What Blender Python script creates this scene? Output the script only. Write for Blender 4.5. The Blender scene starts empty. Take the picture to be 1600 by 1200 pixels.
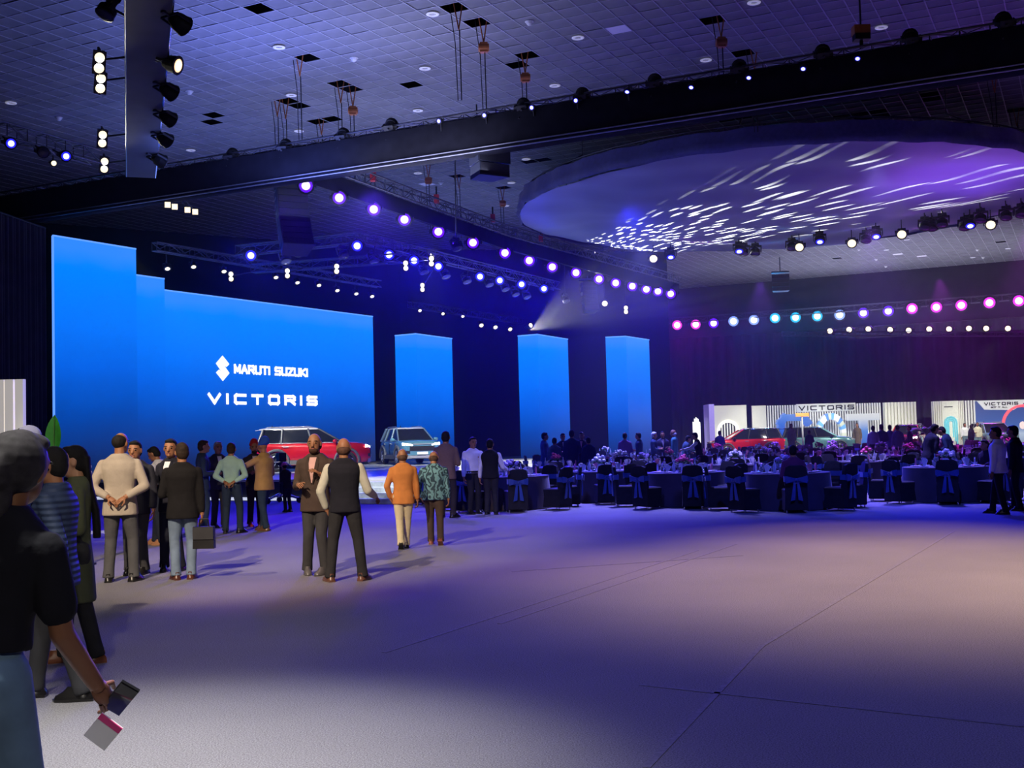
import bpy, bmesh, math, random
from mathutils import Vector, Matrix, Quaternion, Euler
random.seed(7)
SC = bpy.context.scene
COL = SC.collection
R = math.radians
# ------------------------------------------------------------------ camera
F, EYE = 1800.0, 1.65
PIT, ROL = math.atan(84 / F), math.atan(.026)
cp, sp, cr, sr = math.cos(PIT), math.sin(PIT), math.cos(ROL), math.sin(ROL)
FW = Vector((0, cp, sp)); U0 = Vector((0, -sp, cp)); X0 = Vector((1, 0, 0))
CX = X0 * cr - U0 * sr
CY = X0 * sr + U0 * cr
cam = bpy.data.objects.new('camera', bpy.data.cameras.new('camera'))
COL.objects.link(cam)
cam.data.sensor_width = 36
cam.data.lens = 36 * F / 1600
cam.data.clip_end = 400
m3 = Matrix((CX, CY, -FW)).transposed()
cam.matrix_world = Matrix.Translation((0, 0, EYE)) @ m3.to_4x4()
SC.camera = cam
# world, colour management
w = bpy.data.worlds.new('world'); SC.world = w; w.use_nodes = True
w.node_tree.nodes['Background'].inputs[0].default_value = (.10, .11, .35, 1)
w.node_tree.nodes['Background'].inputs[1].default_value = .035
SC.view_settings.view_transform = 'Standard'
SC.view_settings.look = 'None'
SC.view_settings.exposure = 0.0
SC.view_settings.gamma = 1.0
SC.view_settings.use_curve_mapping = False
SC.cycles.max_bounces = 5
SC.cycles.diffuse_bounces = 2
SC.cycles.glossy_bounces = 2
SC.cycles.transmission_bounces = 3
SC.cycles.transparent_max_bounces = 6
SC.cycles.sample_clamp_indirect = 4
SC.cycles.caustics_reflective = False
SC.cycles.caustics_refractive = False


def ray(x, y):
    return FW * F + CX * (x - 800) + CY * (600 - y)
def P(x, y, z=0):
    d = ray(x, y); t = (z - EYE) / d.z
    return Vector((d.x * t, d.y * t, z))
def Q(x, y, Z):
    d = ray(x, y); t = Z / d.y
    return Vector((d.x * t, Z, EYE + d.z * t))
def V(x, y, p, q):
    d = ray(x, y); n = (q[1] - p[1], p[0] - q[0]); t = (p[0] * n[0] + p[1] * n[1]) / (d.x * n[0] + d.y * n[1])
    return Vector((d.x * t, d.y * t, EYE + d.z * t))
def pix(v):
    d = Vector(v) - Vector((0, 0, EYE)); k = F / d.dot(FW)
    return 800 + d.dot(CX) * k, 600 - d.dot(CY) * k


def spot(pos, aim, energy, color, size=40, blend=.7, soft=.15, name='spot_beam'):
    l = bpy.data.lights.new(name, 'SPOT'); l.energy = energy; l.color = color
    l.spot_size = R(size); l.spot_blend = blend; l.shadow_soft_size = soft
    o = bpy.data.objects.new(name, l); COL.objects.link(o)
    o.location = pos
    o.rotation_euler = (Vector(aim) - Vector(pos)).to_track_quat('-Z', 'Y').to_euler()
    return o


def area(pos, aim, energy, color, sx, sy, name='fill_light'):
    l = bpy.data.lights.new(name, 'AREA'); l.energy = energy; l.color = color
    l.shape = 'RECTANGLE'; l.size = sx; l.size_y = sy
    o = bpy.data.objects.new(name, l); COL.objects.link(o)
    o.location = pos
    o.rotation_euler = (Vector(aim) - Vector(pos)).to_track_quat('-Z', 'Y').to_euler()
    return o


VIO = (.085, .03, 1.0); BLU = (.022, .025, 1.0)
def P2(x, y, z=0): return tuple(P(x, y, z))
# warm pool on the carpet, right of centre, and its pink fringe
spot((5.2, 13.2, 9.7), (5.2, 13.0, 0), 6200, (1, .68, .44), 70, .95, .3)
spot((9.0, 11.0, 9.7), (8.2, 11.0, 0), 2600, (1, .70, .50), 50, .8, .3)
spot((6.5, 19.5, 9.7), (5.5, 18.0, 0), 1700, (1, .60, .55), 40, .9, .3)
spot((-2.0, 13.2, 9.7), (-2.6, 12.9, 0), 900, (1, .45, .50), 22, 1, .3)
spot((-.2, 14.5, 9.7), (.3, 14.8, 0), 700, (1, .55, .55), 30, 1, .3)
# white pool in the left foreground
spot((-3.0, 3.6, 9.2), (-2.3, 5.4, 0), 8000, (1, .98, .88), 36, 1, .3)
spot(P2(157, 130, 8.6), P2(140, 832), 3200, (1, .96, .78), 7.5, .3, .05)
# key light on the standing guests, from the truss at upper left and from behind the camera
spot((-5.5, 3.0, 8.8), (-3.6, 15.5, 1.3), 9500, (1, .80, .58), 30, .7)
spot((-8.6, 12.5, 9.0), (-3.2, 17.5, .8), 2600, (1, .84, .64), 40, .8)
spot((1.5, -4.0, 5.5), (-1.6, 3.5, 1.0), 700, (1, .92, .82), 40, .8)  # fill added behind the camera for the foreground figure
spot((-1.5, 0.5, 7.0), (-3.0, 8.2, 1.3), 900, (1, .88, .72), 24, .8)  # warm fill added for the pair just behind the foreground figure
spot((-8.4, 12, 8.8), (-7.8, 19.5, 2.0), 1500, (1, .96, .85), 11, .7)  # narrow spot added to brighten the pot plant
# blue wash over the carpet
area((-1, 8, 9.6), (-1, 9.5, 0), 150, (.60, .55, 1), 9, 7)  # broad overhead fill added for the dark foreground
spot((2.5, 1.0, 9.0), P2(1250, 1180), 500, (.10, .14, 1), 60, 1)
for px, py, ax, ay, e, c in ((-4, 34, -3, 22.5, 8000, VIO), (4, 38, 4, 23, 9000, BLU), (10, 30, 10, 22.5, 8500, BLU), (-6, 33, -8, 23, 5000, VIO), (15, 27, 14, 21, 7000, VIO)):
    spot((px, py, 9.2), (ax, ay, 0), e, c, 48, .9)
# blue, violet and magenta light over the tables
for px, py, e, c in ((3, 30, 4200, (.26, .24, 1)), (10, 31, 4600, (.30, .24, 1)), (5, 43, 6500, (.22, .22, 1)), (13, 41, 5500, (.30, .08, 1)), (19, 42, 5500, (.55, .06, .9)), (19, 31, 4800, (.32, .18, 1)), (4, 53, 7500, (.20, .22, 1)), (12, 55, 6000, (.26, .08, 1)), (21, 56, 5500, (.55, .06, .9))):
    spot((px, py, 8.9), (px, py - 1.5, 0), e * 2.5, c, 78, .9)
# blue front fill added to brighten the nearest chairs
for px in (-1, 5, 11): spot((px, 14.5, 9.4), (px * 1.15 + 1.2, 25.5, .4), 3600, (.05, .09, 1), 34, .8)
# stage whites
for px, py, ax, ay, e in ((-13, 38, -8.2, 43.5, 6500), (-2.5, 39, -4.4, 51, 14000), (-3.6, 27.5, -3.2, 32.3, 8500), (-8.5, 35, -6.5, 44, 3000)):
    spot((px, py, 8.5), (ax, ay, .9), e, (1, .97, .90), 26, .7)
# soft fill lights added in mid-air to brighten the ceiling
for (x, y), e, c, s in (((400, 55), 480, (.20, .27, 1), 4), ((640, 50), 400, (.42, .44, .66), 4), ((580, 165), 430, (.34, .38, .66), 6), ((830, 60), 30, (.10, .13, .85), 7), ((330, 200), 230, (.22, .28, .85), 6),
                        ((1500, 165), 240, (.36, .10, 1), 5), ((760, 300), 330, (.28, .34, .75), 9), ((1450, 395), 1500, (.62, .62, .78), 16), ((1250, 400), 900, (.42, .42, .70), 14), ((90, 90), 30, (.35, .38, .62), 6)):
    p = P(x, y, 12.45); area((p.x, p.y, 8.7 if y < 180 else 7.8), (p.x, p.y + .001, 20), e * .85, c, s, s)
# canopy: blue-violet wash and the white speckle projection
spot((4, 30, 6.0), (8.5, 41, 10), 130, (.16, .20, 1), 80, 1)
spot((17, 30, 6.0), (15, 42, 10), 110, (.34, .10, 1), 80, 1)
spot((-1.0, 45, 8.9), (2.0, 43, 10.3), 30, (.10, .12, 1), 60, 1)
# booths at the back
for x in (12.5, 17, 21.5, 26, 30.5):
    spot((x, 62, 6.0), (x, 71.3, 1.0), 2700, (1, .99, .90), 46, .6)

# ------------------------------------------------------------------ helpers
def mat(name, col, rough=.6, metal=0, emit=None, es=0, var=.12, scale=8, bump=0, spec=.5, trans=0, alpha=1, sheen=0, coat=0):
    m = bpy.data.materials.new(name); m.use_nodes = True
    nt = m.node_tree; b = nt.nodes['Principled BSDF']
    b.inputs['Roughness'].default_value = rough; b.inputs['Metallic'].default_value = metal
    b.inputs['Specular IOR Level'].default_value = spec
    b.inputs['Transmission Weight'].default_value = trans
    b.inputs['Alpha'].default_value = alpha
    b.inputs['Sheen Weight'].default_value = sheen
    b.inputs['Coat Weight'].default_value = coat
    tc = nt.nodes.new('ShaderNodeTexCoord')
    nz = nt.nodes.new('ShaderNodeTexNoise'); nz.inputs['Scale'].default_value = scale; nz.inputs['Detail'].default_value = 4
    nt.links.new(tc.outputs['Object'], nz.inputs['Vector'])
    rp = nt.nodes.new('ShaderNodeValToRGB')
    e = rp.color_ramp.elements
    e[0].position, e[1].position = .25, .75
    e[0].color = (*[c * (1 - var) for c in col[:3]], 1); e[1].color = (*[min(1, c * (1 + var)) for c in col[:3]], 1)
    nt.links.new(nz.outputs['Fac'], rp.inputs['Fac']); nt.links.new(rp.outputs['Color'], b.inputs['Base Color'])
    if emit:
        b.inputs['Emission Color'].default_value = (*emit, 1); b.inputs['Emission Strength'].default_value = es
    if bump:
        bp = nt.nodes.new('ShaderNodeBump'); bp.inputs['Strength'].default_value = bump; bp.inputs['Distance'].default_value = .02
        nt.links.new(nz.outputs['Fac'], bp.inputs['Height']); nt.links.new(bp.outputs['Normal'], b.inputs['Normal'])
    return m


def screen_mat(name, stops, z0, z1, es=1.0):
    """a lit display whose picture is a vertical colour gradient"""
    m = bpy.data.materials.new(name); m.use_nodes = True
    nt = m.node_tree; b = nt.nodes['Principled BSDF']
    b.inputs['Base Color'].default_value = (.01, .01, .012, 1); b.inputs['Roughness'].default_value = .35
    tc = nt.nodes.new('ShaderNodeTexCoord'); sx = nt.nodes.new('ShaderNodeSeparateXYZ')
    nt.links.new(tc.outputs['Object'], sx.inputs[0])
    mr = nt.nodes.new('ShaderNodeMapRange'); mr.inputs[1].default_value = z0; mr.inputs[2].default_value = z1
    nt.links.new(sx.outputs['Z'], mr.inputs[0])
    nz = nt.nodes.new('ShaderNodeTexNoise'); nz.inputs['Scale'].default_value = .5
    nt.links.new(tc.outputs['Object'], nz.inputs['Vector'])
    ad = nt.nodes.new('ShaderNodeMath'); ad.operation = 'MULTIPLY_ADD'; ad.inputs[1].default_value = .08; 
    nt.links.new(nz.outputs['Fac'], ad.inputs[0]); nt.links.new(mr.outputs[0], ad.inputs[2])
    rp = nt.nodes.new('ShaderNodeValToRGB'); nt.links.new(ad.outputs[0], rp.inputs['Fac'])
    el = rp.color_ramp.elements
    while len(el) < len(stops): el.new(.5)
    for k, (p, c) in enumerate(stops):
        el[k].position = p; el[k].color = (*c, 1)
    nt.links.new(rp.outputs['Color'], b.inputs['Emission Color']); b.inputs['Emission Strength'].default_value = es
    return m


class MB:
    def __init__(s): s.v, s.f, s.s, s.m = [], [], [], []
    def add(s, vs, fs, smooth=False, mi=0):
        o = len(s.v); s.v += [tuple(p) for p in vs]
        for f in fs: s.f.append(tuple(o + i for i in f)); s.s.append(smooth); s.m.append(mi)
        return s
    def box(s, c, d, rot=None, mi=0):
        vs = [Vector((x * d[0] / 2, y * d[1] / 2, z * d[2] / 2)) for x in (-1, 1) for y in (-1, 1) for z in (-1, 1)]
        if rot is not None: vs = [rot @ p for p in vs]
        c = Vector(c)
        return s.add([p + c for p in vs], [(0, 1, 3, 2), (4, 6, 7, 5), (0, 4, 5, 1), (2, 3, 7, 6), (0, 2, 6, 4), (1, 5, 7, 3)], False, mi)
    def cyl(s, p, q, r0, r1=None, n=10, smooth=True, caps=True, mi=0):
        p, q = Vector(p), Vector(q); r1 = r0 if r1 is None else r1
        d = (q - p); 
        if d.length < 1e-7: return s
        d.normalize(); u = d.orthogonal().normalized(); w_ = d.cross(u)
        A = [(u * math.cos(6.28318 * k / n) + w_ * math.sin(6.28318 * k / n)) for k in range(n)]
        vs = [p + a * r0 for a in A] + [q + a * r1 for a in A]
        s.add(vs, [(k, (k + 1) % n, n + (k + 1) % n, n + k) for k in range(n)], smooth, mi)
        if caps: s.add(vs, [tuple(range(n - 1, -1, -1)), tuple(range(n, 2 * n))], False, mi)
        return s
    def cap(s, p, q, r0, r1=None, n=10, mi=0):
        """tapered capsule"""
        r1 = r0 if r1 is None else r1
        s.cyl(p, q, r0, r1, n, True, False, mi)
        s.ell(p, (r0,) * 3, n, max(5, n // 2), mi=mi); s.ell(q, (r1,) * 3, n, max(5, n // 2), mi=mi)
        return s
    def ell(s, c, r, n=12, m=8, rot=None, mi=0):
        c = Vector(c); vs = [Vector((0, 0, -r[2]))]
        for i in range(1, m):
            t = math.pi * i / m
            for k in range(n):
                a = 6.28318 * k / n
                vs.append(Vector((r[0] * math.sin(t) * math.cos(a), r[1] * math.sin(t) * math.sin(a), -r[2] * math.cos(t))))
        vs.append(Vector((0, 0, r[2])))
        if rot is not None: vs = [rot @ p for p in vs]
        fs = [(0, 1 + (k + 1) % n, 1 + k) for k in range(n)]
        for i in range(m - 2):
            b = 1 + i * n
            fs += [(b + k, b + (k + 1) % n, b + n + (k + 1) % n, b + n + k) for k in range(n)]
        b = 1 + (m - 2) * n
        fs += [(b + k, b + (k + 1) % n, len(vs) - 1) for k in range(n)]
        return s.add([p + c for p in vs], fs, True, mi)
    def loft(s, rings, caps=True, smooth=True, closed=True, mi=0):
        n = len(rings[0]); vs = [p for r in rings for p in r]; fs = []
        for i in range(len(rings) - 1):
            for k in range(n if closed else n - 1):
                fs.append((i * n + k, i * n + (k + 1) % n, (i + 1) * n + (k + 1) % n, (i + 1) * n + k))
        s.add(vs, fs, smooth, mi)
        if caps and closed:
            s.add(vs, [tuple(range(n - 1, -1, -1)), tuple(range(len(vs) - n, len(vs)))], False, mi)
        return s
    def tube(s, pts, r, n=6, mi=0):
        for a, b in zip(pts, pts[1:]): s.cyl(a, b, r, r, n, mi=mi)
        return s
    def lathe(s, prof, n=16, c=(0, 0, 0), smooth=True, mi=0):
        rings = [[(c[0] + r * math.cos(6.28318 * k / n), c[1] + r * math.sin(6.28318 * k / n), c[2] + z) for k in range(n)] for r, z in prof]
        return s.loft(rings, True, smooth, mi=mi)
    def prism(s, poly, y0, y1, smooth=False, mi=0):
        """polygon in x,z pulled along y"""
        n = len(poly); vs = [(x, y0, z) for x, z in poly] + [(x, y1, z) for x, z in poly]
        return s.add(vs, [(k, (k + 1) % n, n + (k + 1) % n, n + k) for k in range(n)] + [tuple(range(n - 1, -1, -1)), tuple(range(n, 2 * n))], smooth, mi)
    def mesh(s, name, mats):
        me = bpy.data.meshes.new(name); me.from_pydata(s.v, [], s.f)
        for m in (mats if isinstance(mats, (list, tuple)) else [mats]): me.materials.append(m)
        me.polygons.foreach_set('use_smooth', s.s); me.polygons.foreach_set('material_index', s.m)
        me.update(); return me
    def build(s, name, mats, parent=None):
        return put(name, s.mesh(name, mats), parent)


def put(name, me, parent=None, loc=None, rot=None):
    o = bpy.data.objects.new(name, me); COL.objects.link(o)
    if parent is not None: o.parent = parent
    if loc is not None: o.location = loc
    if rot is not None: o.rotation_euler = rot
    return o
def tag(o, label=None, cat=None, group=None, kind=None):
    if label: o['label'] = label
    if cat: o['category'] = cat
    if group: o['group'] = group
    if kind: o['kind'] = kind
    return o
def thing(name, label, cat, loc=(0, 0, 0), rz=0, group=None):
    o = bpy.data.objects.new(name, None); COL.objects.link(o); o.empty_display_size = .1
    o.location = loc; o.rotation_euler = (0, 0, rz)
    return tag(o, label, cat, group)
def struct(o): o['kind'] = 'structure'; return o
def copy_tree(o, loc, rz=None, label=None, group=None, parent=None):
    c = o.copy(); COL.objects.link(c)
    if parent is not None: c.parent = parent
    else:
        c.location = loc
        if rz is not None: c.rotation_euler = (0, 0, rz)
        if label: c['label'] = label
        if group: c['group'] = group
    for ch in o.children: copy_tree(ch, None, parent=c)
    return c
ORD = ('zeroth first second third fourth fifth sixth seventh eighth ninth tenth eleventh twelfth thirteenth fourteenth fifteenth sixteenth '
       'seventeenth eighteenth nineteenth twentieth').split()
def nth(k): return ORD[k] if k < len(ORD) else ['twenty-first', 'twenty-second', 'twenty-third', 'twenty-fourth', 'twenty-fifth'][k - 21]


BLACK = mat('black_metal', (.012, .012, .014), .45, .3, var=.3)
DARK = mat('dark_paint', (.02, .02, .025), .6, var=.2)
STEEL = mat('truss_steel', (.10, .10, .12), .4, .7, var=.15)
BRIGHT = mat('bright_metal', (.6, .6, .62), .25, 1, var=.1)
CLAD = mat('black_fabric', (.012, .012, .018), .9, var=.25, scale=3, bump=.15, spec=.08)
CABLE = mat('cable_rubber', (.01, .01, .012), .6)
ORANGE = mat('orange_hoist_paint', (.45, .14, .04), .5)
WHITEP = mat('white_plastic', (.75, .75, .75), .4, var=.05)
# ------------------------------------------------------------------ shell: floor, ceiling, walls
CEIL = 12.45
PHI = R(26.5)
AV = Vector((math.sin(PHI), math.cos(PHI), 0)); BV = Vector((math.cos(PHI), -math.sin(PHI), 0))
carpet = mat('grey_carpet', (.26, .25, .26), .95, var=.62, scale=110, bump=.6)
nt = carpet.node_tree; bs = nt.nodes['Principled BSDF']; bs.inputs['Specular IOR Level'].default_value = .15
# carpet: slow wear on top of the pile speckle
n2 = nt.nodes.new('ShaderNodeTexNoise'); n2.inputs['Scale'].default_value = .5; n2.inputs['Detail'].default_value = 5
tcn = next(n for n in nt.nodes if n.type == 'TEX_COORD'); nt.links.new(tcn.outputs['Object'], n2.inputs['Vector'])
mx = nt.nodes.new('ShaderNodeMix'); mx.data_type = 'RGBA'; mx.blend_type = 'MULTIPLY'; mx.inputs[0].default_value = .55
rp0 = next(n for n in nt.nodes if n.type == 'VALTORGB'); nt.links.new(rp0.outputs['Color'], mx.inputs[6])
rp2 = nt.nodes.new('ShaderNodeValToRGB'); rp2.color_ramp.elements[0].position = .3; rp2.color_ramp.elements[1].position = .7
rp2.color_ramp.elements[0].color = (.75, .74, .73, 1); nt.links.new(n2.outputs['Fac'], rp2.inputs['Fac'])
nt.links.new(rp2.outputs['Color'], mx.inputs[7]); nt.links.new(mx.outputs[2], bs.inputs['Base Color'])
floor = struct(MB().box((0, 40, -.05), (110, 120, .1)).build('floor', carpet))
# carpet rolls: low seams between the laid strips (taped joints)
seam = mat('carpet_seam', (.20, .19, .20), .95, var=.3, scale=30)
strips = ((P(1190, 1010), P(1490, 830)), (P(1010, 1200), P(1190, 1010)), (P(600, 1020), P(1090, 860)), (P(780, 975), P(1150, 850)), (P(800, 893), P(1160, 868)), (P(1000, 1070), P(1600, 1135)))
for p, q in strips:
    d = q - p; n = Vector((-d.y, d.x, 0)).normalized() * .02
    struct(tag(MB().loft([[p + n + Vector((0, 0, .0)), p + n + Vector((0, 0, .003)), p - n + Vector((0, 0, .003)), p - n],
                   [q + n, q + n + Vector((0, 0, .003)), q - n + Vector((0, 0, .003)), q - n]], smooth=False).build('carpet_seam', seam, floor)))
# dark void above the ceiling, walls
dark = mat('dark_void', (.01, .01, .014), .9)
navy = mat('navy_wall_drape', (.022, .022, .034), .85, var=.3, scale=1.5)
ceil = struct(MB().box((0, 40, CEIL + 1.0), (130, 130, .1)).build('ceiling', dark))
# suspended ceiling: square tiles on a bright T-bar grid
tile_m = mat('ceiling_tile', (.19, .19, .205), .9, var=.22, scale=1.2, bump=.1)
grid_m = mat('ceiling_grid_bar', (.36, .36, .40), .5, var=.05)
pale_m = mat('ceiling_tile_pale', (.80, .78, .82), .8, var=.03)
T = .6
O0 = P(745, 35, CEIL)
def cell(x, y):
    p = P(x, y, CEIL) - O0; return math.floor(p.dot(AV) / T + .5), math.floor(p.dot(BV) / T + .5)
holes = set()
for x, y in ((387, 12), (478, 91), (473, 87), (529, 131), (541, 137), (552, 141), (637, 134), (449, 160), (482, 164), (329, 180), (328, 191), (499, 188), (519, 184),
             (708, 12), (716, 16), (744, 35), (822, 85), (818, 100), (1112, 28), (1124, 27), (1165, 81), (717, 274), (845, 252), (826, 256), (1446, 152), (1458, 150), (1440, 153),
             (1320, 184), (1340, 181), (1360, 178), (1385, 176), (1303, 201), (1316, 199), (1345, 186), (1580, 172), (1590, 171), (788, 291), (1130, 187), (1150, 182), (1050, 226), (1090, 219), (1312, 404), (1565, 377)):
    holes.add(cell(x, y))
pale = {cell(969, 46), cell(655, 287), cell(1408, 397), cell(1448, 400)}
wall_back_a, wall_back_b = Vector((-8, 96.2, 0)), Vector((48, 68.3, 0))
tm = MB().box((0, 0, .012), (T - .02, T - .02, .02)).mesh('ceiling_tile', tile_m)
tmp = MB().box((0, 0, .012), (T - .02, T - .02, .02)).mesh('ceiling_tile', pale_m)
cells = []
for i in range(-60, 120):
    for j in range(-75, 75):
        if (i, j) in holes: continue
        c = O0 + AV * (i * T) + BV * (j * T)
        if c.y < 17 or c.y > 92: continue
        # behind the end wall
        if (c - wall_back_a).cross(wall_back_b - wall_back_a).z < -.3: continue
        px, py = pix(c)
        if -60 < px < 1660 and -40 < py < 520: cells.append((c.length, i, j, c, -10 < px < 1610 and -6 < py < 200))
cells.sort(key=lambda t: t[0])
rz = -PHI
rest = MB(); cnt = 0
rotz = Matrix.Rotation(rz, 3, 'Z')
for d, i, j, c, seen in cells:
    if (i, j) in pale: put('ceiling_tile', tmp, ceil, c, (0, 0, rz)); continue
    if seen and cnt < 290: 
        cnt += 1
        put('ceiling_tile', tm, ceil, c + Vector((0, 0, random.choice((0, 0, 0, .004, .01)))), (random.uniform(-.006, .006), random.uniform(-.006, .006), rz))
    else:
        rest.box(c + Vector((0, 0, .012)), (T - .02, T - .02, .02), rotz)
tag(rest.build('ceiling_tiles', tile_m, ceil), kind='stuff')
gb = MB()
for i in range(-60, 121):
    c = O0 + AV * ((i - .5) * T)
    gb.box(c + Vector((0, 0, -.004)), (110, .03, .012), rotz)
for j in range(-76, 76):
    c = O0 + BV * ((j - .5) * T) + AV * 20
    gb.box(c + Vector((0, 0, -.0045)), (.03, 120, .012), rotz)
tag(gb.build('ceiling_grid', grid_m, ceil), kind='stuff')
# end wall, side walls, stage back wall
def wall(name, a, b, z0, z1, m, th=.3):
    a, b = Vector((a[0], a[1], 0)), Vector((b[0], b[1], 0)); d = b - a; n = Vector((d.y, -d.x, 0)).normalized()
    vs = [a, b, b - n * th, a - n * th]
    return struct(MB().loft([[(p.x, p.y, z0) for p in vs], [(p.x, p.y, z1) for p in vs]], smooth=False).build(name, m))
wall('wall_back', wall_back_a, wall_back_b, 0, CEIL + .9, navy)
wall('wall_left', (-34, 0), (-34, 70), 0, CEIL + .9, navy)
wall('wall_right', (52, 72), (52, 0), 0, CEIL + .9, navy)
wall('wall_stage', (-34, 47), (-6.2, 64.5), 0, CEIL + .9, dark)
wall('wall_stage', (-6.2, 64.5), (9.4, 68.2), 0, CEIL + .9, dark)
wall('wall_stage', (9.4, 68.2), (9.4, 90), 0, CEIL + .9, dark)

# ------------------------------------------------------------------ pleated drapes
def drape(name, label, a, b, z0, z1, m, pleat=.35, depth=.10, cat='curtain'):
    a, b = Vector((a[0], a[1], 0)), Vector((b[0], b[1], 0)); d = b - a; L = d.length; n = Vector((d.y, -d.x, 0)).normalized(); k = max(8, int(L / pleat * 6))
    lo, hi = [], []
    for i in range(k + 1):
        t = i / k; off = depth * math.sin(t * L / pleat * 6.283) + depth * .5 * math.sin(t * L / pleat * 2.1 + 1)
        p = a + d * t + n * off; lo.append((p.x, p.y, z0)); hi.append((p.x, p.y, z1))
    r = thing(name, label, cat, a)
    def sh(l): return [Vector(p) - a for p in l]
    MB().loft([sh(lo), sh(hi)], closed=False).build('pleated_cloth', m, r)
    mb = MB().cyl((0, 0, z1 + .04), (d.x, d.y, z1 + .04), .04, n=6); mb.build('curtain_rail', BLACK, r)
    return r
drape_m = mat('black_drape', (.028, .028, .036), .8, var=.35, scale=2, sheen=.2)
dL0, dL1 = Q(-40, 640, 33.5), Q(72, 640, 37.6)
drape('stage_curtain', 'tall black pleated curtain beside the left end of the blue screen', dL0, dL1, 0, 8.9, drape_m, .22, .06)
e0, e1 = wall_back_a.lerp(wall_back_b, .36), wall_back_a.lerp(wall_back_b, .985)
nb = Vector((-(wall_back_b - wall_back_a).y, (wall_back_b - wall_back_a).x, 0)).normalized() * -1.2
drape('hall_curtain', 'long dark blue pleated drape across the far end of the hall, above the car booths', e0 + nb, e1 + nb, 0, 8.6, navy, .8, .16)

# ------------------------------------------------------------------ stage deck and steps
deck_m = mat('stage_deck_gloss', (.62, .64, .66), .22, var=.06, scale=3)
deck_s = mat('stage_skirt', (.02, .022, .05), .5)
wave_m = mat('wave_reflection_paint', (.52, .60, .66), .3, var=.6, scale=3.0)  # wavy reflections put into the step colour as noise
foot = [(-24, 43.6), (-6.2, 33.45), (-2.0, 31.05), (-3.0, 56.6), (3.2, 58.6), (9.0, 62.5), (9.2, 67.8), (-6.3, 64.2), (-24, 52.5)]
st = thing('stage', 'low stage with pale glossy deck in front of the blue screens', 'stage', (0, 0, 0))
MB().loft([[(x, y, .54) for x, y in foot], [(x, y, .60) for x, y in foot]], smooth=False).build('stage_deck', deck_m, st)
MB().loft([[(x * .999, y + .02, 0) for x, y in foot], [(x * .999, y + .02, .54) for x, y in foot]], caps=False, smooth=False).build('stage_skirt', deck_s, st)
led_strip = mat('white_edge_strip', (.8, .8, .85), .4, emit=(.72, .78, 1), es=.75, var=.02)
sd = (Vector((-6.2, 33.45, 0)) - Vector((-24, 43.6, 0))).normalized(); sn = Vector((sd.y, -sd.x, 0))
p0, p1 = Vector((-24, 43.6, .04)) + sn * .1, Vector((-4.6, 32.5, .04)) + sn * .1
MB().cyl(p0, p1, .05, n=6).build('edge_strip', led_strip, st)
# steps down to the carpet (white, wavy reflections painted in) and the long white steps in front of the pillars
sa = Vector((-4.9, 32.72, 0)); sb = Vector((-2.0, 31.05, 0)); u = (sb - sa).normalized(); nn = Vector((u.y, -u.x, 0))
stp = thing('stage_steps', 'white steps with painted wavy reflections, leading from the carpet up to the stage', 'steps', sa)
for k in range(4):
    z1 = .54 - .135 * k; d0 = .06 + .32 * k; d1 = .375 + .32 * k
    q = [nn * d0, u * 3.3 + nn * d0, u * 3.3 + nn * d1, nn * d1]
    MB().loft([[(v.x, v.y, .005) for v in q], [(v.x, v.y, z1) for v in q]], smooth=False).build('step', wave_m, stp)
sa = Vector((-3.0, 56.5, 0)); sb = Vector((3.1, 58.45, 0)); u = (sb - sa).normalized(); nn = Vector((u.y, -u.x, 0))
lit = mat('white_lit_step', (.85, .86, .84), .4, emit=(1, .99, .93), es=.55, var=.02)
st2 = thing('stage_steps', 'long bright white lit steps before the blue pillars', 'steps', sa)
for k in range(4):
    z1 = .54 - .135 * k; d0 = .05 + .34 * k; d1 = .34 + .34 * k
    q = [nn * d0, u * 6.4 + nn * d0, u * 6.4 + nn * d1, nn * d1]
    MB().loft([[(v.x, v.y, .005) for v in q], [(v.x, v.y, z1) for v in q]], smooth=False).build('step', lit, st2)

# ------------------------------------------------------------------ LED screens and pillars
L0, L1 = P(252.5, 453.5, 7.5), P(580, 495, 7.5)
ld = (L1 - L0); ld.z = 0; ld.normalize(); ln = Vector((ld.y, -ld.x, 0))
STOPS = ((0, (.004, .018, .085)), (.10, (.004, .022, .13)), (.30, (.0, .062, .42)), (.50, (.0, .125, .78)), (.70, (.0, .185, .98)), (.93, (.0, .235, 1.06)), (1.0, (.03, .26, 1.06)))
rim = mat('lit_screen_edge', (.1, .2, .5), .4, emit=(.12, .33, 1), es=1.1, var=.02)
case = mat('screen_cabinet', (.012, .012, .014), .6)
def led(label, xa, ya, xb, yb, fwd, zb=.72):
    a, b = V(xa, ya, L0, L1), V(xb, yb, L0, L1); h = (a.z + b.z) / 2 - zb
    Wd = math.hypot(b.x - a.x, b.y - a.y)
    r = thing('led_screen', label, 'screen', Vector((a.x, a.y, zb)) + ln * fwd, math.atan2(ld.y, ld.x))
    MB().box((Wd / 2, .0, h / 2), (Wd - .02, .04, h)).build('screen_face', screen_mat('blue_screen_picture', STOPS, 0, h), r)
    MB().box((Wd / 2, .26, h / 2), (Wd - .12, .48, h - .01)).build('screen_cabinet', case, r)
    e = MB().box((Wd / 2, -.012, h + .012), (Wd - .03, .07, .05)); e.box((.012, -.012, h / 2), (.045, .07, h)) if fwd != 0 else None
    e.build('screen_edge', rim, r)
    return r, Wd, h
led('tallest blue LED panel at the left end of the stage screen', 74, 368.5, 205, 392, .24)
led('narrow middle-height blue LED panel between the tallest panel and main screen', 205, 430, 253, 437, .12)
main, MW, MH = led('wide main blue LED screen showing two lines of white lettering', 252.5, 453.5, 582, 495, 0)
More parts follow.
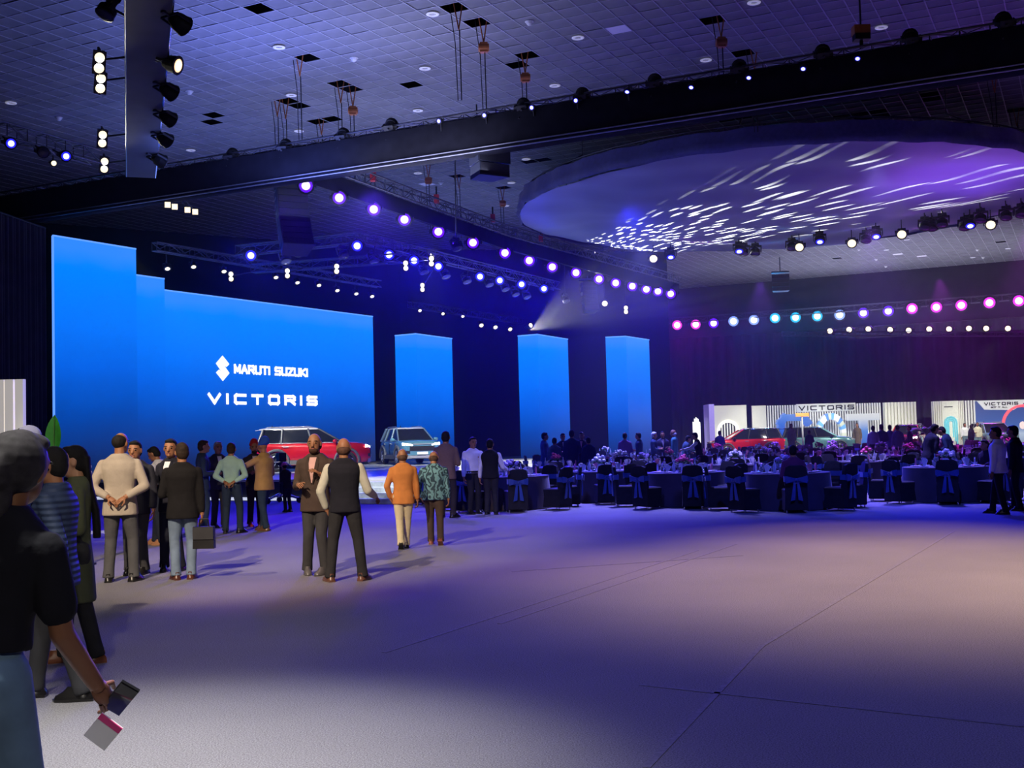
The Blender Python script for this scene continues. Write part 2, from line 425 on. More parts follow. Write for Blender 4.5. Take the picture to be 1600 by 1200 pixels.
# lettering
STROKE = {'V': [[(0, 1), (.5, 0), (1, 1)]], 'I': [[(0, 0), (0, 1)]], 'C': [[(1, 1), (.12, 1), (0, .85), (0, .15), (.12, 0), (1, 0)]], 'T': [[(0, 1), (1, 1)], [(.5, 1), (.5, 0)]],
          'O': [[(.12, 0), (.88, 0), (1, .15), (1, .85), (.88, 1), (.12, 1), (0, .85), (0, .15), (.12, 0)]], 'R': [[(0, 0), (0, 1), (.86, 1), (1, .86), (1, .6), (.86, .46), (.1, .46)], [(.55, .46), (1, 0)]],
          'S': [[(1, 1), (.12, 1), (0, .88), (0, .62), (.12, .5), (.88, .5), (1, .38), (1, .12), (.88, 0), (0, 0)]],
          'M': [[(0, 0), (0, 1), (.5, .25), (1, 1), (1, 0)]], 'A': [[(0, 0), (.5, 1), (1, 0)], [(.22, .34), (.78, .34)]], 'U': [[(0, 1), (0, .15), (.14, 0), (.86, 0), (1, .15), (1, 1)]],
          'Z': [[(0, 1), (1, 1), (0, 0), (1, 0)]], 'L': [[(0, 1), (0, 0), (1, 0)]], 'K': [[(0, 0), (0, 1)], [(.95, 1), (.08, .5), (1, 0)]], 'G': [[(1, .85), (.86, 1), (.14, 1), (0, .85), (0, .15), (.14, 0), (.86, 0), (1, .15), (1, .5), (.55, .5)]]}
def letter(mb, ch, x, z, wd, ht, t, y, th=.02, mi=0):
    for pl in STROKE[ch]:
        pts = [(x + px * wd, z + pz * ht) for px, pz in pl]
        for (x0, z0), (x1, z1) in zip(pts, pts[1:]):
            dx, dz = x1 - x0, z1 - z0; l = math.hypot(dx, dz); ux, uz = dx / l * t * .5, dz / l * t * .5; nx, nz = -uz, ux
            mb.prism([(x0 - ux + nx, z0 - uz + nz), (x0 - ux - nx, z0 - uz - nz), (x1 + ux - nx, z1 + uz - nz), (x1 + ux + nx, z1 + uz + nz)], y - th, y, mi=mi)
def text(word, x0, x1, z, ht, t, y, m, parent, name, gap=.25, wI=.0):
    n = len(word)
    ws = [wI if c == 'I' else (.5 if c == ' ' else 1) for c in word]
    unit = (x1 - x0) / (sum(ws) + gap * (n - 1)); x = x0
    for c, wd in zip(word, ws):
        if c != ' ':
            mb = MB(); letter(mb, c, x, z, unit * wd, ht, t, y); mb.build('letter', m, parent)
        x += unit * (wd + gap)
glow = mat('white_screen_lettering', (.8, .8, .8), .5, emit=(1, 1, 1), es=1.3, var=.01)
inv = main.matrix_basis.inverted()
def onscr(x, y): return inv @ V(x, y, L0, L1)
a, b = onscr(323, 630), onscr(497, 634.5); t0 = onscr(323, 613)
text('VICTORIS', a.x + .1, b.x - .15, min(a.z, b.z) + .07, t0.z - a.z - .11, .125, -.025, glow, main, 'lettering', .75, .02)
a, b = onscr(364, 584), onscr(481, 588); t0 = onscr(364, 570)
text('MARUTI SUZUKI', a.x + .08, b.x - .08, a.z + .06, t0.z - a.z - .08, .095, -.025, glow, main, 'lettering', .42, .02)
c = onscr(347, 575.5); sz = .5
S_ = [(0, 1), (.74, .37), (.42, .13), (.05, .40), (.74, -.37), (0, -1), (-.74, -.37), (-.42, -.13), (-.05, -.40), (-.74, .37)]
S_ = [(0, 1), (.72, .36), (.40, .12), (.04, .36), (.02, .36), (.72, -.36), (0, -1), (-.72, -.36), (-.40, -.12), (-.04, -.36), (-.02, -.36), (-.72, .36)]
MB().prism([(c.x + x * sz, c.z + z * sz) for x, z in S_], -.045, -.025).build('screen_emblem', glow, main)
# three free-standing pillars
for lab, (xa, ya), (xc, yc), (xb, yb) in (('blue LED pillar behind the blue car, nearest the main screen', (617, 524.5), (650, 521.5), (706, 529)),
                                          ('middle blue LED pillar of the three', (809, 525), (840, 522.5), (887, 530)),
                                          ('blue LED pillar farthest from the main screen, nearest the booths', (946, 527), (978, 525.5), (1014, 531))):
    zt = 6.9; A, C, B = P(xa, ya, zt), P(xc, yc, zt), P(xb, yb, zt); h = zt - .6
    r = thing('led_tower', lab, 'pillar', (C.x, C.y, .6))
    def face(p, q, name):
        p2, q2 = Vector((p.x - C.x, p.y - C.y, 0)), Vector((q.x - C.x, q.y - C.y, 0)); d = (q2 - p2).normalized(); n_ = Vector((d.y, -d.x, 0)) * .04
        vs = [p2, q2, q2 - n_, p2 - n_]
        MB().loft([[(v.x, v.y, 0) for v in vs], [(v.x, v.y, h) for v in vs]], smooth=False).build(name, screen_mat('blue_pillar_picture', STOPS, -.5, h, .95), r)
    face(A, C, 'screen_face'); face(C, B, 'screen_face')
    D = A + B - C
    vs = [(p - C) * .97 + Vector((0, .05, 0)) for p in (A, C, B, D)]
    MB().loft([[(v.x, v.y, .0) for v in vs], [(v.x, v.y, h - .02) for v in vs]], smooth=False).build('pillar_core', case, r)
    e = MB(); e.tube([Vector((v.x - C.x, v.y - C.y, h)) for v in (A, C, B)], .035, 5); e.build('pillar_edge', rim, r)
# ------------------------------------------------------------------ rigging: trusses
def lattice(a, b, w_, h, up=Vector((0, 0, 1)), step=.6, rc=.03, rb=.014):
    """chords and bracing of a box truss from a to b (a, b: centre line); returns (list of chord builders, brace builder)"""
    a, b = Vector(a), Vector(b); d = (b - a); L = d.length; d.normalize(); s = d.cross(up).normalized(); u = s.cross(d)
    cor = [s * (w_ / 2) + u * (h / 2), s * (-w_ / 2) + u * (h / 2), s * (-w_ / 2) - u * (h / 2), s * (w_ / 2) - u * (h / 2)]
    ch = [MB().cyl(a + c, b + c, rc, n=6) for c in cor]; br = MB(); n = max(2, int(L / step))
    for k in range(n):
        p, q = a + d * (L * k / n), a + d * (L * (k + 1) / n)
        for i in range(4):
            c0, c1 = cor[i], cor[(i + 1) % 4]
            if k % 2: c0, c1 = c1, c0
            br.cyl(p + c0, q + c1, rb, n=4, caps=False); br.cyl(p + cor[i], p + cor[(i + 1) % 4], rb, n=4, caps=False)
    return ch, br
def truss(name, label, a, b, w_=.4, h=.4, clad=None, cat='truss', step=.6):
    a, b = Vector(a), Vector(b); o = a.copy(); r = thing(name, label, cat, o)
    ch, br = lattice(a - o, b - o, w_, h, step=step)
    for c in ch: c.build('chord', STEEL, r)
    tag(br.build('bracing', STEEL, r), kind='stuff')
    return r
B0 = Vector((O0.x, O0.y, 0)); B1 = B0 + BV * 10
bl, brt = V(-90, 360, B0, B1), V(1700, 85, B0, B1); bl.z = brt.z = 0
bd = (brt - bl).normalized(); bn = Vector((bd.y, -bd.x, 0)); ang = math.atan2(bd.y, bd.x); BL = (brt - bl).length
beam = truss('clad_truss', 'long black fabric-covered lighting truss crossing the hall overhead', bl + Vector((0, 0, 9.95)) - bn * .35, brt + Vector((0, 0, 9.95)) - bn * .35, .42, .42)
off = -(bl + Vector((0, 0, 9.95)) - bn * .35)
cl = MB()
n = 60
for side, z0, z1 in ((0, 9.10, 9.97),):
    lo = [bl + bd * (BL * k / n) + bn * (.02 * math.sin(k * 1.3)) + Vector((0, 0, z0)) + off for k in range(n + 1)]
    hi = [bl + bd * (BL * k / n) + bn * (.015 * math.sin(k * 2.1)) + Vector((0, 0, z1)) + off for k in range(n + 1)]
    lo2 = [p - bn * .62 for p in lo]; hi2 = [p - bn * .08 for p in hi]
    cl.loft([hi, lo, lo2], closed=False)
cl.build('fabric_cover', CLAD, beam)
for dz in (9.06, 9.16):
    MB().cyl(bl + bn * .03 + Vector((0, 0, dz)) + off, brt + bn * .03 + Vector((0, 0, dz)) + off, .018, n=6).build('edge_rail', mat('rail_grey', (.30, .30, .34), .35, .6), beam)
# left truss that runs back over the camera
lf, lnr = Vector((-10.35, 32.3, 0)), Vector((-4.9, 16.0, 0)); dd = (lnr - lf).normalized(); sn_ = Vector((dd.y, -dd.x, 0))
lt = truss('clad_truss', 'black fabric-covered truss with floodlights on both sides at upper left', lf + Vector((0, 0, 9.55)), lnr + Vector((0, 0, 9.55)), .5, .4)
LW = .39
q = [lf + sn_ * LW, lnr + sn_ * LW, lnr - sn_ * LW, lf - sn_ * LW]; o = -(lf + Vector((0, 0, 9.55)))
MB().loft([[v + o + Vector((0, 0, 9.28)) for v in q], [v + o + Vector((0, 0, 9.33)) for v in q]], smooth=False).build('fabric_cover', mat('charcoal_cloth', (.05, .055, .065), .85, var=.15, scale=2), lt)
for s in (-1, 1): MB().cyl(lf + sn_ * s * LW + o + Vector((0, 0, 9.3)), lnr + sn_ * s * LW + o + Vector((0, 0, 9.3)), .025, n=6).build('side_tube', BRIGHT if s < 0 else STEEL, lt)
# stage-front truss carrying the violet lamps
ZL = 9.15
VIOP = [(478, 290), (530, 309), (584, 327), (632, 343), (685, 362), (739, 379), (789, 395), (827, 407), (863, 417), (900, 426), (936, 436), (962, 442), (988, 447), (1010, 452), (1028, 455), (1048, 459)]
vp = [P(x, y, ZL) for x, y in VIOP]
vs_ = [P(456, 283, ZL), P(789, 393, ZL), P(1062, 462, ZL)]
for k in range(2):
    t = truss('lighting_truss', ('truss carrying the nearer violet lamps, over the stage front', 'truss carrying the farther violet lamps, ending above the last pillar')[k], vs_[k] + Vector((0, .15, .85)), vs_[k + 1] + Vector((0, .15, .85)), .4, .4)
    d = vs_[k + 1] - vs_[k]
    MB().loft([[Vector((0, -.1, -.2)), d + Vector((0, -.1, -.2))], [Vector((0, -.06, -.72)), d + Vector((0, -.06, -.72))], [Vector((0, .3, -.72)), d + Vector((0, .3, -.72))]], closed=False, smooth=False).build('fabric_cover', CLAD, t)
# rectangular rig over the stage
rA, rB, rC = P(372, 392, 8.9), P(562, 372, 8.9), P(870, 447, 8.9)
truss('lighting_truss', 'short truss running toward the viewer above the main blue screen', rA, rB, .35, .35)
truss('lighting_truss', 'inner stage truss with blue lamps behind the violet row', rB, rC, .35, .35)
rD, rE = V(205, 402, L0, L1) + ln * 1.2, V(560, 452, L0, L1) + ln * 1.2
rD.z = rE.z = (rD.z + rE.z) / 2
truss('lighting_truss', 'thin truss of small white spots directly above the blue screen', rD + Vector((0, 0, .2)), rE + Vector((0, 0, .2)), .25, .3)
rF, rG = V(640, 470, L0, L1), V(830, 505, L0, L1)
rF.z = rG.z = 8.1
truss('lighting_truss', 'thin truss of white spots above the gap between first and middle pillars', rF + Vector((0, 0, .25)), rG + Vector((0, 0, .25)), .25, .3)
rH, rI = P(395, 432, 8.0), P(628, 416, 8.0)
truss('lighting_truss', 'truss holding twin-lens white blinders over the stage', rH + Vector((0, 0, .3)), rI + Vector((0, 0, .3)), .3, .3)
rJ, rK = P(1030, 503, 9.85), P(1640, 460, 9.85)
truss('lighting_truss', 'long truss of magenta and cyan lamps across the far end of the hall', rJ, rK, .5, .4, step=.9)
rL, rM = Q(1222, 521.5, 71), Q(1640, 522, 70)
truss('lighting_truss', 'low truss of warm white spots above the car booths', rL, rM, .25, .25, step=.8)
rN, rO = P(-30, 195, 9.3), P(150, 246, 9.3)
truss('lighting_truss', 'dim truss with blue lamps behind the floodlights at far upper left', rN, rO, .35, .35)

# ------------------------------------------------------------------ lamps
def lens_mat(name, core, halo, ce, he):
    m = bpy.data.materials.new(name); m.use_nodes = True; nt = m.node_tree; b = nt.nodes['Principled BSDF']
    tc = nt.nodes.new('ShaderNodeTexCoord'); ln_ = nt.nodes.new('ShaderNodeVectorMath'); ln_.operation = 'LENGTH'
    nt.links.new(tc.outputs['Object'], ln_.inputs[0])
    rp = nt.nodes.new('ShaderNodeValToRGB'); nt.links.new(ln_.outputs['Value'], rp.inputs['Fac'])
    e = rp.color_ramp.elements; e[0].position = .36; e[0].color = (*[c * ce for c in core], 1); e[1].position = .60; e[1].color = (*[c * he for c in halo], 1)  # bloom around the lamp put into the lens rim colour
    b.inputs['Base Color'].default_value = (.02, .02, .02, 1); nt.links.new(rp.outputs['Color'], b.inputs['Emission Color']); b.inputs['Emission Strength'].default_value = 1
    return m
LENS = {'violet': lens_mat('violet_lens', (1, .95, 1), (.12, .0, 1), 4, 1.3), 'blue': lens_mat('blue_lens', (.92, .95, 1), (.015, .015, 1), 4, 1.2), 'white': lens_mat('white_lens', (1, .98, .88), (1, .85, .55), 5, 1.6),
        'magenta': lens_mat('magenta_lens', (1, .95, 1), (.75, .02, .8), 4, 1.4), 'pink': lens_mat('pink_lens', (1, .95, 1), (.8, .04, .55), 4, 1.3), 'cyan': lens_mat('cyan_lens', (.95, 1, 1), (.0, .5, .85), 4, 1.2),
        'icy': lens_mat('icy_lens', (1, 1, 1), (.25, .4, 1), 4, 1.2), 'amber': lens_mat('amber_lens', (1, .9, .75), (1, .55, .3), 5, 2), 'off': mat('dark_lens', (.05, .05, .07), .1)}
_L = {}
def lampmesh(kind):
    if kind in _L: return _L[kind]
    if kind == 'head':     # moving head: rounded head, fins, two-arm yoke, base
        h = MB().lathe([(.06, -1.25), (.62, -1.15), (.86, -.8), (.95, -.2), (.95, .02), (1.05, .04), (1.05, .14), (.92, .16)], 14)
        for k in range(5): h.lathe([(.97, -.75 + .13 * k), (1.0, -.74 + .13 * k), (1.0, -.70 + .13 * k), (.97, -.69 + .13 * k)], 14)
        y = MB()
        for s in (-1, 1): y.box((s * 1.18, 0, -.9), (.16, .5, 1.3))
        y.box((0, 0, -1.62), (2.52, .5, .2)); c = MB().box((0, 0, -1.95), (1.5, 1.0, .45)).cyl((0, 0, -2.15), (0, 0, -2.7), .16)
    elif kind == 'par':
        h = MB().lathe([(.3, -1.5), (.55, -1.45), (.72, -.9), (.86, -.85), (.95, .1), (1.02, .12), (1.02, .2), (.95, .2)], 14)
        y = MB()
        for s in (-1, 1): y.box((s * 1.1, 0, -.9), (.08, .25, 1.7))
        y.box((0, 0, -1.78), (2.28, .25, .08)); c = MB().cyl((0, 0, -1.8), (0, 0, -2.5), .12).box((0, 0, -2.5), (.4, .4, .3))
    elif kind == 'blinder':
        h = MB().box((0, 0, -.35), (1.15, 2.2, .8)); h.box((0, 0, .02), (1.3, 2.35, .12)); y = MB()
        for s in (-1, 1): y.box((0, s * 1.28, -.7), (.2, .07, 1.2))
        y.box((0, 0, -1.3), (.2, 2.62, .08)); c = MB().cyl((0, 0, -1.3), (0, 0, -2), .1)
    elif kind == 'panel':
        h = MB().box((0, 0, -.15), (2.1, 2.1, .3)); y = MB()
        for s in (-1, 1): y.box((s * 1.15, 0, -.5), (.08, .3, 1.2))
        y.box((0, 0, -1.1), (2.38, .3, .08)); c = MB().cyl((0, 0, -1.1), (0, 0, -1.8), .1)
    _L[kind] = (h.mesh('lamp_body', BLACK), y.mesh('yoke', DARK), c.mesh('clamp', DARK)); return _L[kind]
def lensmesh(kind, col):
    k = (kind, col)
    if k not in _L:
        if kind == 'blinder': m = MB().cyl((0, -.55, .08), (0, -.55, .12), .5, n=14).cyl((0, .55, .08), (0, .55, .12), .5, n=14)
        elif kind == 'panel': m = MB().box((0, 0, .02), (1.9, 1.9, .06))
        else: m = MB().lathe([(.92, .12), (.7, .2), (.35, .25), (.01, .27)], 14)
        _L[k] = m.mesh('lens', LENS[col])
    return _L[k]
HANG = None
def ch4(a, b, w_=.4, h=.4):
    a, b = Vector(a), Vector(b); d = (b - a).normalized(); s = d.cross(Vector((0, 0, 1))).normalized(); u = s.cross(d)
    return [(a + s * (i * w_ / 2) + u * (j * h / 2), b + s * (i * w_ / 2) + u * (j * h / 2)) for i in (-1, 1) for j in (-1, 1)]
def lamp(kind, pos, aim, size, col, label, group=None, cat='stage lamp', name='stage_lamp'):
    r = thing(name, label, cat, pos, 0, group); r.scale = (size,) * 3
    d = Vector(aim) - Vector(pos)
    r.rotation_euler = d.to_track_quat('Z', 'Y').to_euler()
    h, y, c = lampmesh(kind)
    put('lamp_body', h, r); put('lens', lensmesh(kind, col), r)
    put('yoke', y, r); put('clamp', c, r)
    if HANG is not None:       # rod from the lamp's clamp to the truss (or straight up to a height)
        pos = Vector(pos)
        if isinstance(HANG, (int, float)): tgt = Vector((pos.x, pos.y, HANG))
        else:
            best = None
            for s0, s1 in HANG:
                dv = s1 - s0; t = max(0, min(1, (pos - s0).dot(dv) / dv.length_squared)); q = s0 + dv * t
                if best is None or (q - pos).length < (best - pos).length: best = q
            tgt = best
        iv = r.rotation_euler.to_matrix().inverted(); MB().cyl(iv @ (-d.normalized() * size * 1.0) / size, iv @ (tgt - pos) / size, .022 / size, n=5).build('hanging_rod', DARK, r)
    return r
EYEP = Vector((0, 0, 1.65))
def toward(p, down=.0, side=0): 
    d = (EYEP - p); return p + Vector((d.x + side * d.length, d.y, d.z - down * d.length))
HANG = ch4(vs_[0] + Vector((0, .15, .85)), vs_[1] + Vector((0, .15, .85))) + ch4(vs_[1] + Vector((0, .15, .85)), vs_[2] + Vector((0, .15, .85)))
for k, p in enumerate(vp):
    lamp('head', p, toward(p, .05), .24 + .003 * (p.y - 33), 'violet', f'{nth(k + 1)} violet lamp from the left in the long row over the stage front', 'violet lamps on the stage-front truss')
HANG = ch4(rA, rB, .35, .35) + ch4(rB, rC, .35, .35)
BL2 = [(392, 399), (466, 392), (558, 384), (608, 398), (647, 407), (685, 416), (750, 432), (781, 438), (815, 444), (850, 451)]
for k, (x, y) in enumerate(BL2):
    p = P(x, y, 8.45); lamp('head', p, toward(p, .12), .23, 'blue', f'{nth(k + 1)} blue lamp from the left on the inner stage trusses', 'blue lamps on the inner stage trusses')
for k, (x, y) in enumerate(((537, 400), (585, 408), (663, 425), (697, 432), (730, 440), (765, 445), (790, 452), (806, 460), (824, 464), (715, 388), (447, 408), (885, 470))):
    if k == 9: HANG = CEIL
    p = P(x, y, 8.15); lamp('head', p, p + Vector((.3, -.4, -1)), .18, 'off', f'{nth(k + 1)} unlit moving-head lamp hanging over the stage, counted from the left' if k < 9 else ('unlit moving head high over the stage between violet lamps', 'unlit moving head under the bent speaker array', 'unlit moving head right of the inner blue lamps')[k - 9], 'unlit moving heads over the stage')
HANG = ch4(rH + Vector((0, 0, .3)), rI + Vector((0, 0, .3)), .3, .3) + ch4(rB, rC, .35, .35)
for k, (x, y) in enumerate(((361, 432), (449, 427), (526, 420), (634, 415), (660, 449), (674, 408))):
    p = P(x, y, 7.8); lamp('blinder', p, toward(p, .1, .1 * (k % 3 - 1)), .17, 'white', f'{nth(k + 1)} twin-lens white blinder from the left over the stage', 'white blinders over the stage')
HANG = ch4(rD + Vector((0, 0, .2)), rE + Vector((0, 0, .2)), .25, .3)
for k, (x, y) in enumerate(((227, 424), (268, 421), (316, 428), (398, 437), (432, 445), (466, 449), (495, 457), (525, 462), (550, 466))):
    p = V(x, y, L0, L1) + ln * 1.15; lamp('par', p, p + Vector((.25, -.5, -.8)), .13, 'white', f'{nth(k + 1)} small white spot from the left along the screen top', 'small spots above the blue screen')
HANG = ch4(rF + Vector((0, 0, .25)), rG + Vector((0, 0, .25)), .25, .3)
for k, (x, y) in enumerate(((656, 485), (692, 490), (723, 494), (752, 508), (774, 511), (797, 514))):
    p = V(x, y, L0, L1); lamp('par', p, p + Vector((.3, -1, -.8)), .17 if k > 2 else .12, 'white', f'{nth(k + 1)} white spot from the left above the first pillar gap', 'white spots above the pillars')
HANG = CEIL
for k, (x, y, lb) in enumerate(((945, 474, 'bright white spot hanging above the gap left of the last pillar'), (978, 484, 'twin white spot just above the last pillar'))):
    p = Q(x, y, 62); lamp('par' if k == 0 else 'blinder', p, toward(p, .2), .22, 'white', lb)
HANG = ch4(rJ, rK, .5, .4)
cols = ['pink', 'pink', 'violet', 'icy', 'icy', 'cyan', 'cyan', 'cyan', 'icy', 'violet', 'violet', 'magenta', 'magenta', 'magenta', 'magenta', 'magenta']
for k, (x, y) in enumerate(((1058, 508), (1087, 507), (1115, 505), (1146, 502), (1178, 500), (1211, 497), (1243, 496), (1277, 494), (1312, 492), (1349, 489), (1388, 486), (1425, 482), (1463, 480), (1502, 477), (1546, 473), (1592, 470))):
    p = P(x, y, 9.5); lamp('head', p, toward(p, .02), .44, cols[k], f'{nth(k + 1)} lamp from the left, glowing {cols[k].replace("icy", "icy white")}, in the far coloured row', 'coloured lamps across the far end of the hall')
HANG = ch4(rL, rM, .25, .25)
for k, (x, y) in enumerate(((1297, 517), (1327, 515), (1357, 514), (1391, 515), (1420, 516), (1452, 514), (1483, 514), (1514, 513), (1541, 513), (1575, 513))):
    p = Q(x, y, 70.7 - .002 * (x - 1297)); lamp('par', p, p + Vector((-.55, -1, -.25)), .24, 'white', f'{nth(k + 1)} warm white spot from the left on the low truss over the booths', 'warm spots above the booths')
HANG = 10.15
CPX = [(1021, 404, 'white'), (1048, 401, 'blue'), (1155, 392, 'blue'), (1162, 396, 'off'), (1180, 396, 'off'), (1237, 388, 'off'), (1249, 386, 'white'), (1281, 377, 'blue'), (1331, 380, 'white'), (1353, 376, 'off'), (1369, 369, 'blue'), (1409, 366, 'white'), (1445, 356, 'off'), (1456, 357, 'off'), (1472, 351, 'off'), (1507, 356, 'off'), (1516, 352, 'blue'), (1532, 344, 'off'), (1548, 351, 'white'), (1572, 340, 'off'), (1596, 336, 'off')]
for k, (x, y, c) in enumerate(CPX):
    p = P(x, y, 9.35)
    lamp('head', p, p + Vector((-.12 * p.x / 10, -.6 if c == 'blue' else -.35, -1)) if c != 'white' else toward(p, .35), .21, c, f'{nth(k + 1)} lamp from the left under the round canopy rim, {"unlit" if c == "off" else "glowing " + c}', 'lamps under the canopy rim')
HANG = [(bl + Vector((0, 0, 9.75)), brt + Vector((0, 0, 9.75)))]
# on the long clad truss: dark round heads on top, small blue lamps on the front edge
for k, (x, y) in enumerate(((364, 240), (447, 226), (537, 209), (612, 194), (818, 163), (910, 147), (1023, 126), (1155, 104), (1285, 81), (1422, 57), (1567, 31))):
    p = V(x, y, B0 - bn * .3, B1 - bn * .3)
    lamp('head', p, p + Vector((.1, .5, .35)), .17, 'off', f'{nth(k + 1)} dark round-backed lamp from the left on top of the long clad truss', 'dark lamps on the long clad truss')
for k, (x, y) in enumerate(((686, 189), (757, 180), (831, 168), (900, 157), (980, 143), (1080, 136), (1170, 121), (1255, 107), (1340, 91))):
    p = V(x, y, B0 + bn * .12, B1 + bn * .12)
    lamp('par', p, p + bn + Vector((0, 0, -1.4 if k > 3 else -.4)), .085, 'blue', f'{nth(k + 1)} small blue lamp from the left on the long clad truss', 'blue lamps on the long clad truss')
HANG = [(lf + sn_ * s * LW + Vector((0, 0, 9.3)), lnr + sn_ * s * LW + Vector((0, 0, 9.3))) for s in (-1, 1)]
# on the upper left truss
for k, (x, y) in enumerate(((287, 40), (276, 102), (269, 145), (267, 187), (262, 220), (253, 252))):
    p = P(x, y, 9.15); lamp('par', p, p + Vector((1.0, -.25, -.35)) if k == 1 else p + Vector((.5, .8, -.25)), .19, 'amber' if k == 1 else 'off', 'lit amber floodlight on the right side of the upper left truss' if k == 1 else f'{("first", "", "second", "third", "fourth", "fifth")[k]} unlit floodlight from the top on the right side of the upper left truss', 'floodlights on the upper left truss')
for k, (x, y) in enumerate(((155, 98), (157, 130), (160, 217), (163, 258))):
    p = P(x, y, 9.15); lamp('blinder', p, toward(p, .3, .15), .19, 'white', f'{nth(k + 1)} lit twin white floodlight from the top, left of the upper left truss', 'lit floodlights left of the upper left truss')
p = P(164, 22, 9.3); lamp('head', p, p + Vector((-.4, -.4, -1)), .17, 'off', 'unlit moving head with pale body at the top edge, left of the truss')
HANG = ch4(rN, rO, .35, .35)
for k, (x, y, c) in enumerate(((17, 224, 'blue'), (68, 238, 'off'), (103, 244, 'blue'), (84, 255, 'white'))):
    p = P(x, y, 8.9); lamp('head', p, toward(p, .15, .25), .14 if c != 'white' else .08, c, ('blue lamp at the far left edge of the picture under the dim truss', 'unlit blue-tinted moving head on the dim upper left truss', 'blue lamp right of the unlit head on the dim upper left truss', 'tiny white lamp between blue lamps on the dim upper left truss')[k])
HANG = ch4(bl + Vector((0, 0, 9.95)) - bn * .35, brt + Vector((0, 0, 9.95)) - bn * .35, .42, .42)
for k, (x, y) in enumerate(((262, 320), (273, 323), (293, 328), (305, 331))):
    p = P(x, y, 9.0); lamp('panel', p, toward(p, .1), .09, 'icy' if 0 else 'white', f'{nth(k + 1)} square white panel lamp from the left above the blue screens', 'square panel lamps above the blue screens')

HANG = None
# ------------------------------------------------------------------ chain hoists and cables from the ceiling
def hoist(x, y, zb, label, motor=True, col=None):
    p = P(x, y, CEIL); r = thing('chain_hoist', label, 'hoist', p)
    MB().tube([(-.12, 0, .25), (0, 0, -.5), (.12, 0, .25)], .018, 5).build('sling', ORANGE if col is None else col, r)
    if motor:
        MB().box((0, 0, -.62), (.2, .16, .26)).cyl((-.14, 0, -.62), (.14, 0, -.62), .11, n=10).build('motor', ORANGE if col is None else col, r)
    MB().tube([(.02, 0, -.5), (.03, 0, zb - p.z)], .016, 5).build('chain', CABLE, r)
    MB().tube([(-.22, .1, .2), (-.10, .06, -.8), (-.06, .02, zb - p.z)], .012, 5).build('power_cable', CABLE, r)
    return r
HO = [(468, 92), (433, 158), (446, 162), (532, 136), (551, 142), (502, 188), (716, 16), (755, 38), (820, 88), (1126, 30), (1178, 82)]
for k, (x, y) in enumerate(HO):
    hoist(x, y, 10.15, f'{nth(k + 1)} chain hoist from the left dropping from a ceiling opening to the clad truss', k in (4, 7, 8, 9), None)
p = Q(1345, 48, 25.5)
r = thing('chain_hoist', 'large orange and black hoist motor hanging over the clad truss at upper right', 'hoist', p)
MB().box((0, 0, 0), (.36, .26, .2)).build('housing', ORANGE, r); MB().box((0, -.02, -.16), (.34, .24, .14)).cyl((0, 0, -.2), (0, 0, -.42), .04).build('hook_block', BLACK, r)
MB().cyl((0, 0, .1), (0, 0, CEIL - p.z), .02).build('chain', CABLE, r)
for k, (x, y, zb) in enumerate(((669, 258, 9.9), (717, 276, 9.9), (785, 296, 9.9), (1588, 175, 10.7), (1553, 120, 10.7))):
    hoist(x, y, zb, ('hoist with pale hook above the violet lamp truss, nearest the clad truss', 'thin hoist line above the violet lamp truss, middle one', 'hoist line just left of the round canopy', 'hoist over the right end of the canopy ring', 'red hoist line over the canopy ring under the clad truss')[k], k in (0, 2), None)
RED = mat('red_motor_paint', (.55, .03, .04), .5)
for k, (x, y) in enumerate(((583, 276), (682, 311), (770, 341), (845, 372))):
    t = (x - 430) / (789 - 430); a, b = (vs_[0], vs_[1]) if x < 789 else (vs_[1], vs_[2]); p = V(x, y, a, b)
    r = thing('hoist_motor', f'{nth(k + 1)} small red hoist motor from the left on the violet lamp truss', 'hoist', p, 0, 'red hoist motors'); MB().box((0, 0, 0), (.18, .2, .3)).build('housing', RED, r)
    MB().cyl((0, 0, .15), (0, 0, .45), .03).build('hook', BLACK, r)

# ------------------------------------------------------------------ loudspeakers
SPK = mat('speaker_paint', (.03, .035, .06), .5); GRL = mat('speaker_grille', (.02, .02, .028), .7, var=.5, scale=60)
def array(label, top, bot, n, wd, dp, curve, rz, zt):
    r = thing('line_array_speaker', label, 'loudspeaker', top, rz); h = (top - bot).length / n; z = 0; y = 0; a = -.05
    MB().box((0, .05, .18), (wd, dp * .8, .08)).cyl((0, 0, .2), (0, 0, zt - top.z), .03).build('flying_frame', STEEL, r)
    for k in range(n):
        rt = Matrix.Rotation(a, 3, 'X'); c = Vector((0, y, z)) + rt @ Vector((0, 0, -h / 2))
        b = MB().loft([[c + rt @ Vector((sx * wd / 2, sy * dp / 2, sz * h * .48 * (1 if sy < 0 else .8))) for sx, sy in ((-1, -1), (1, -1), (.82, 1), (-.82, 1))] for sz in (-1, 1)], smooth=False)
        s = b.build('speaker_cabinet', SPK, r)
        MB().box(c + rt @ Vector((0, -dp / 2 - .01, 0)), (wd * .94, .02, h * .86), rt).build('grille', GRL, s)
        d = rt @ Vector((0, 0, -h)); z += d.z; y += d.y; a += curve
    return r
t, b = Q(452, 288, 36), Q(436, 402, 36); array('curved hanging black speaker array left of the violet lamps', t, b, 10, 1.0, .6, -.055, R(28), 10.0)
t, b = Q(918, 442, 60), Q(906, 488, 60); array('small hanging speaker array above the gap before the last pillar', t, b, 7, .8, .5, -.05, R(20), 10)
t, b = Q(1219, 430, 70), Q(1220, 456, 70); array('dark blue speaker stack hung high above the far tables', t, b, 4, 1.05, .7, 0, R(-10), CEIL - .2)
p = Q(762, 258, 30.5); r = thing('speaker_cluster', 'big dark speaker box hung under the long clad truss', 'loudspeaker', p, R(32))
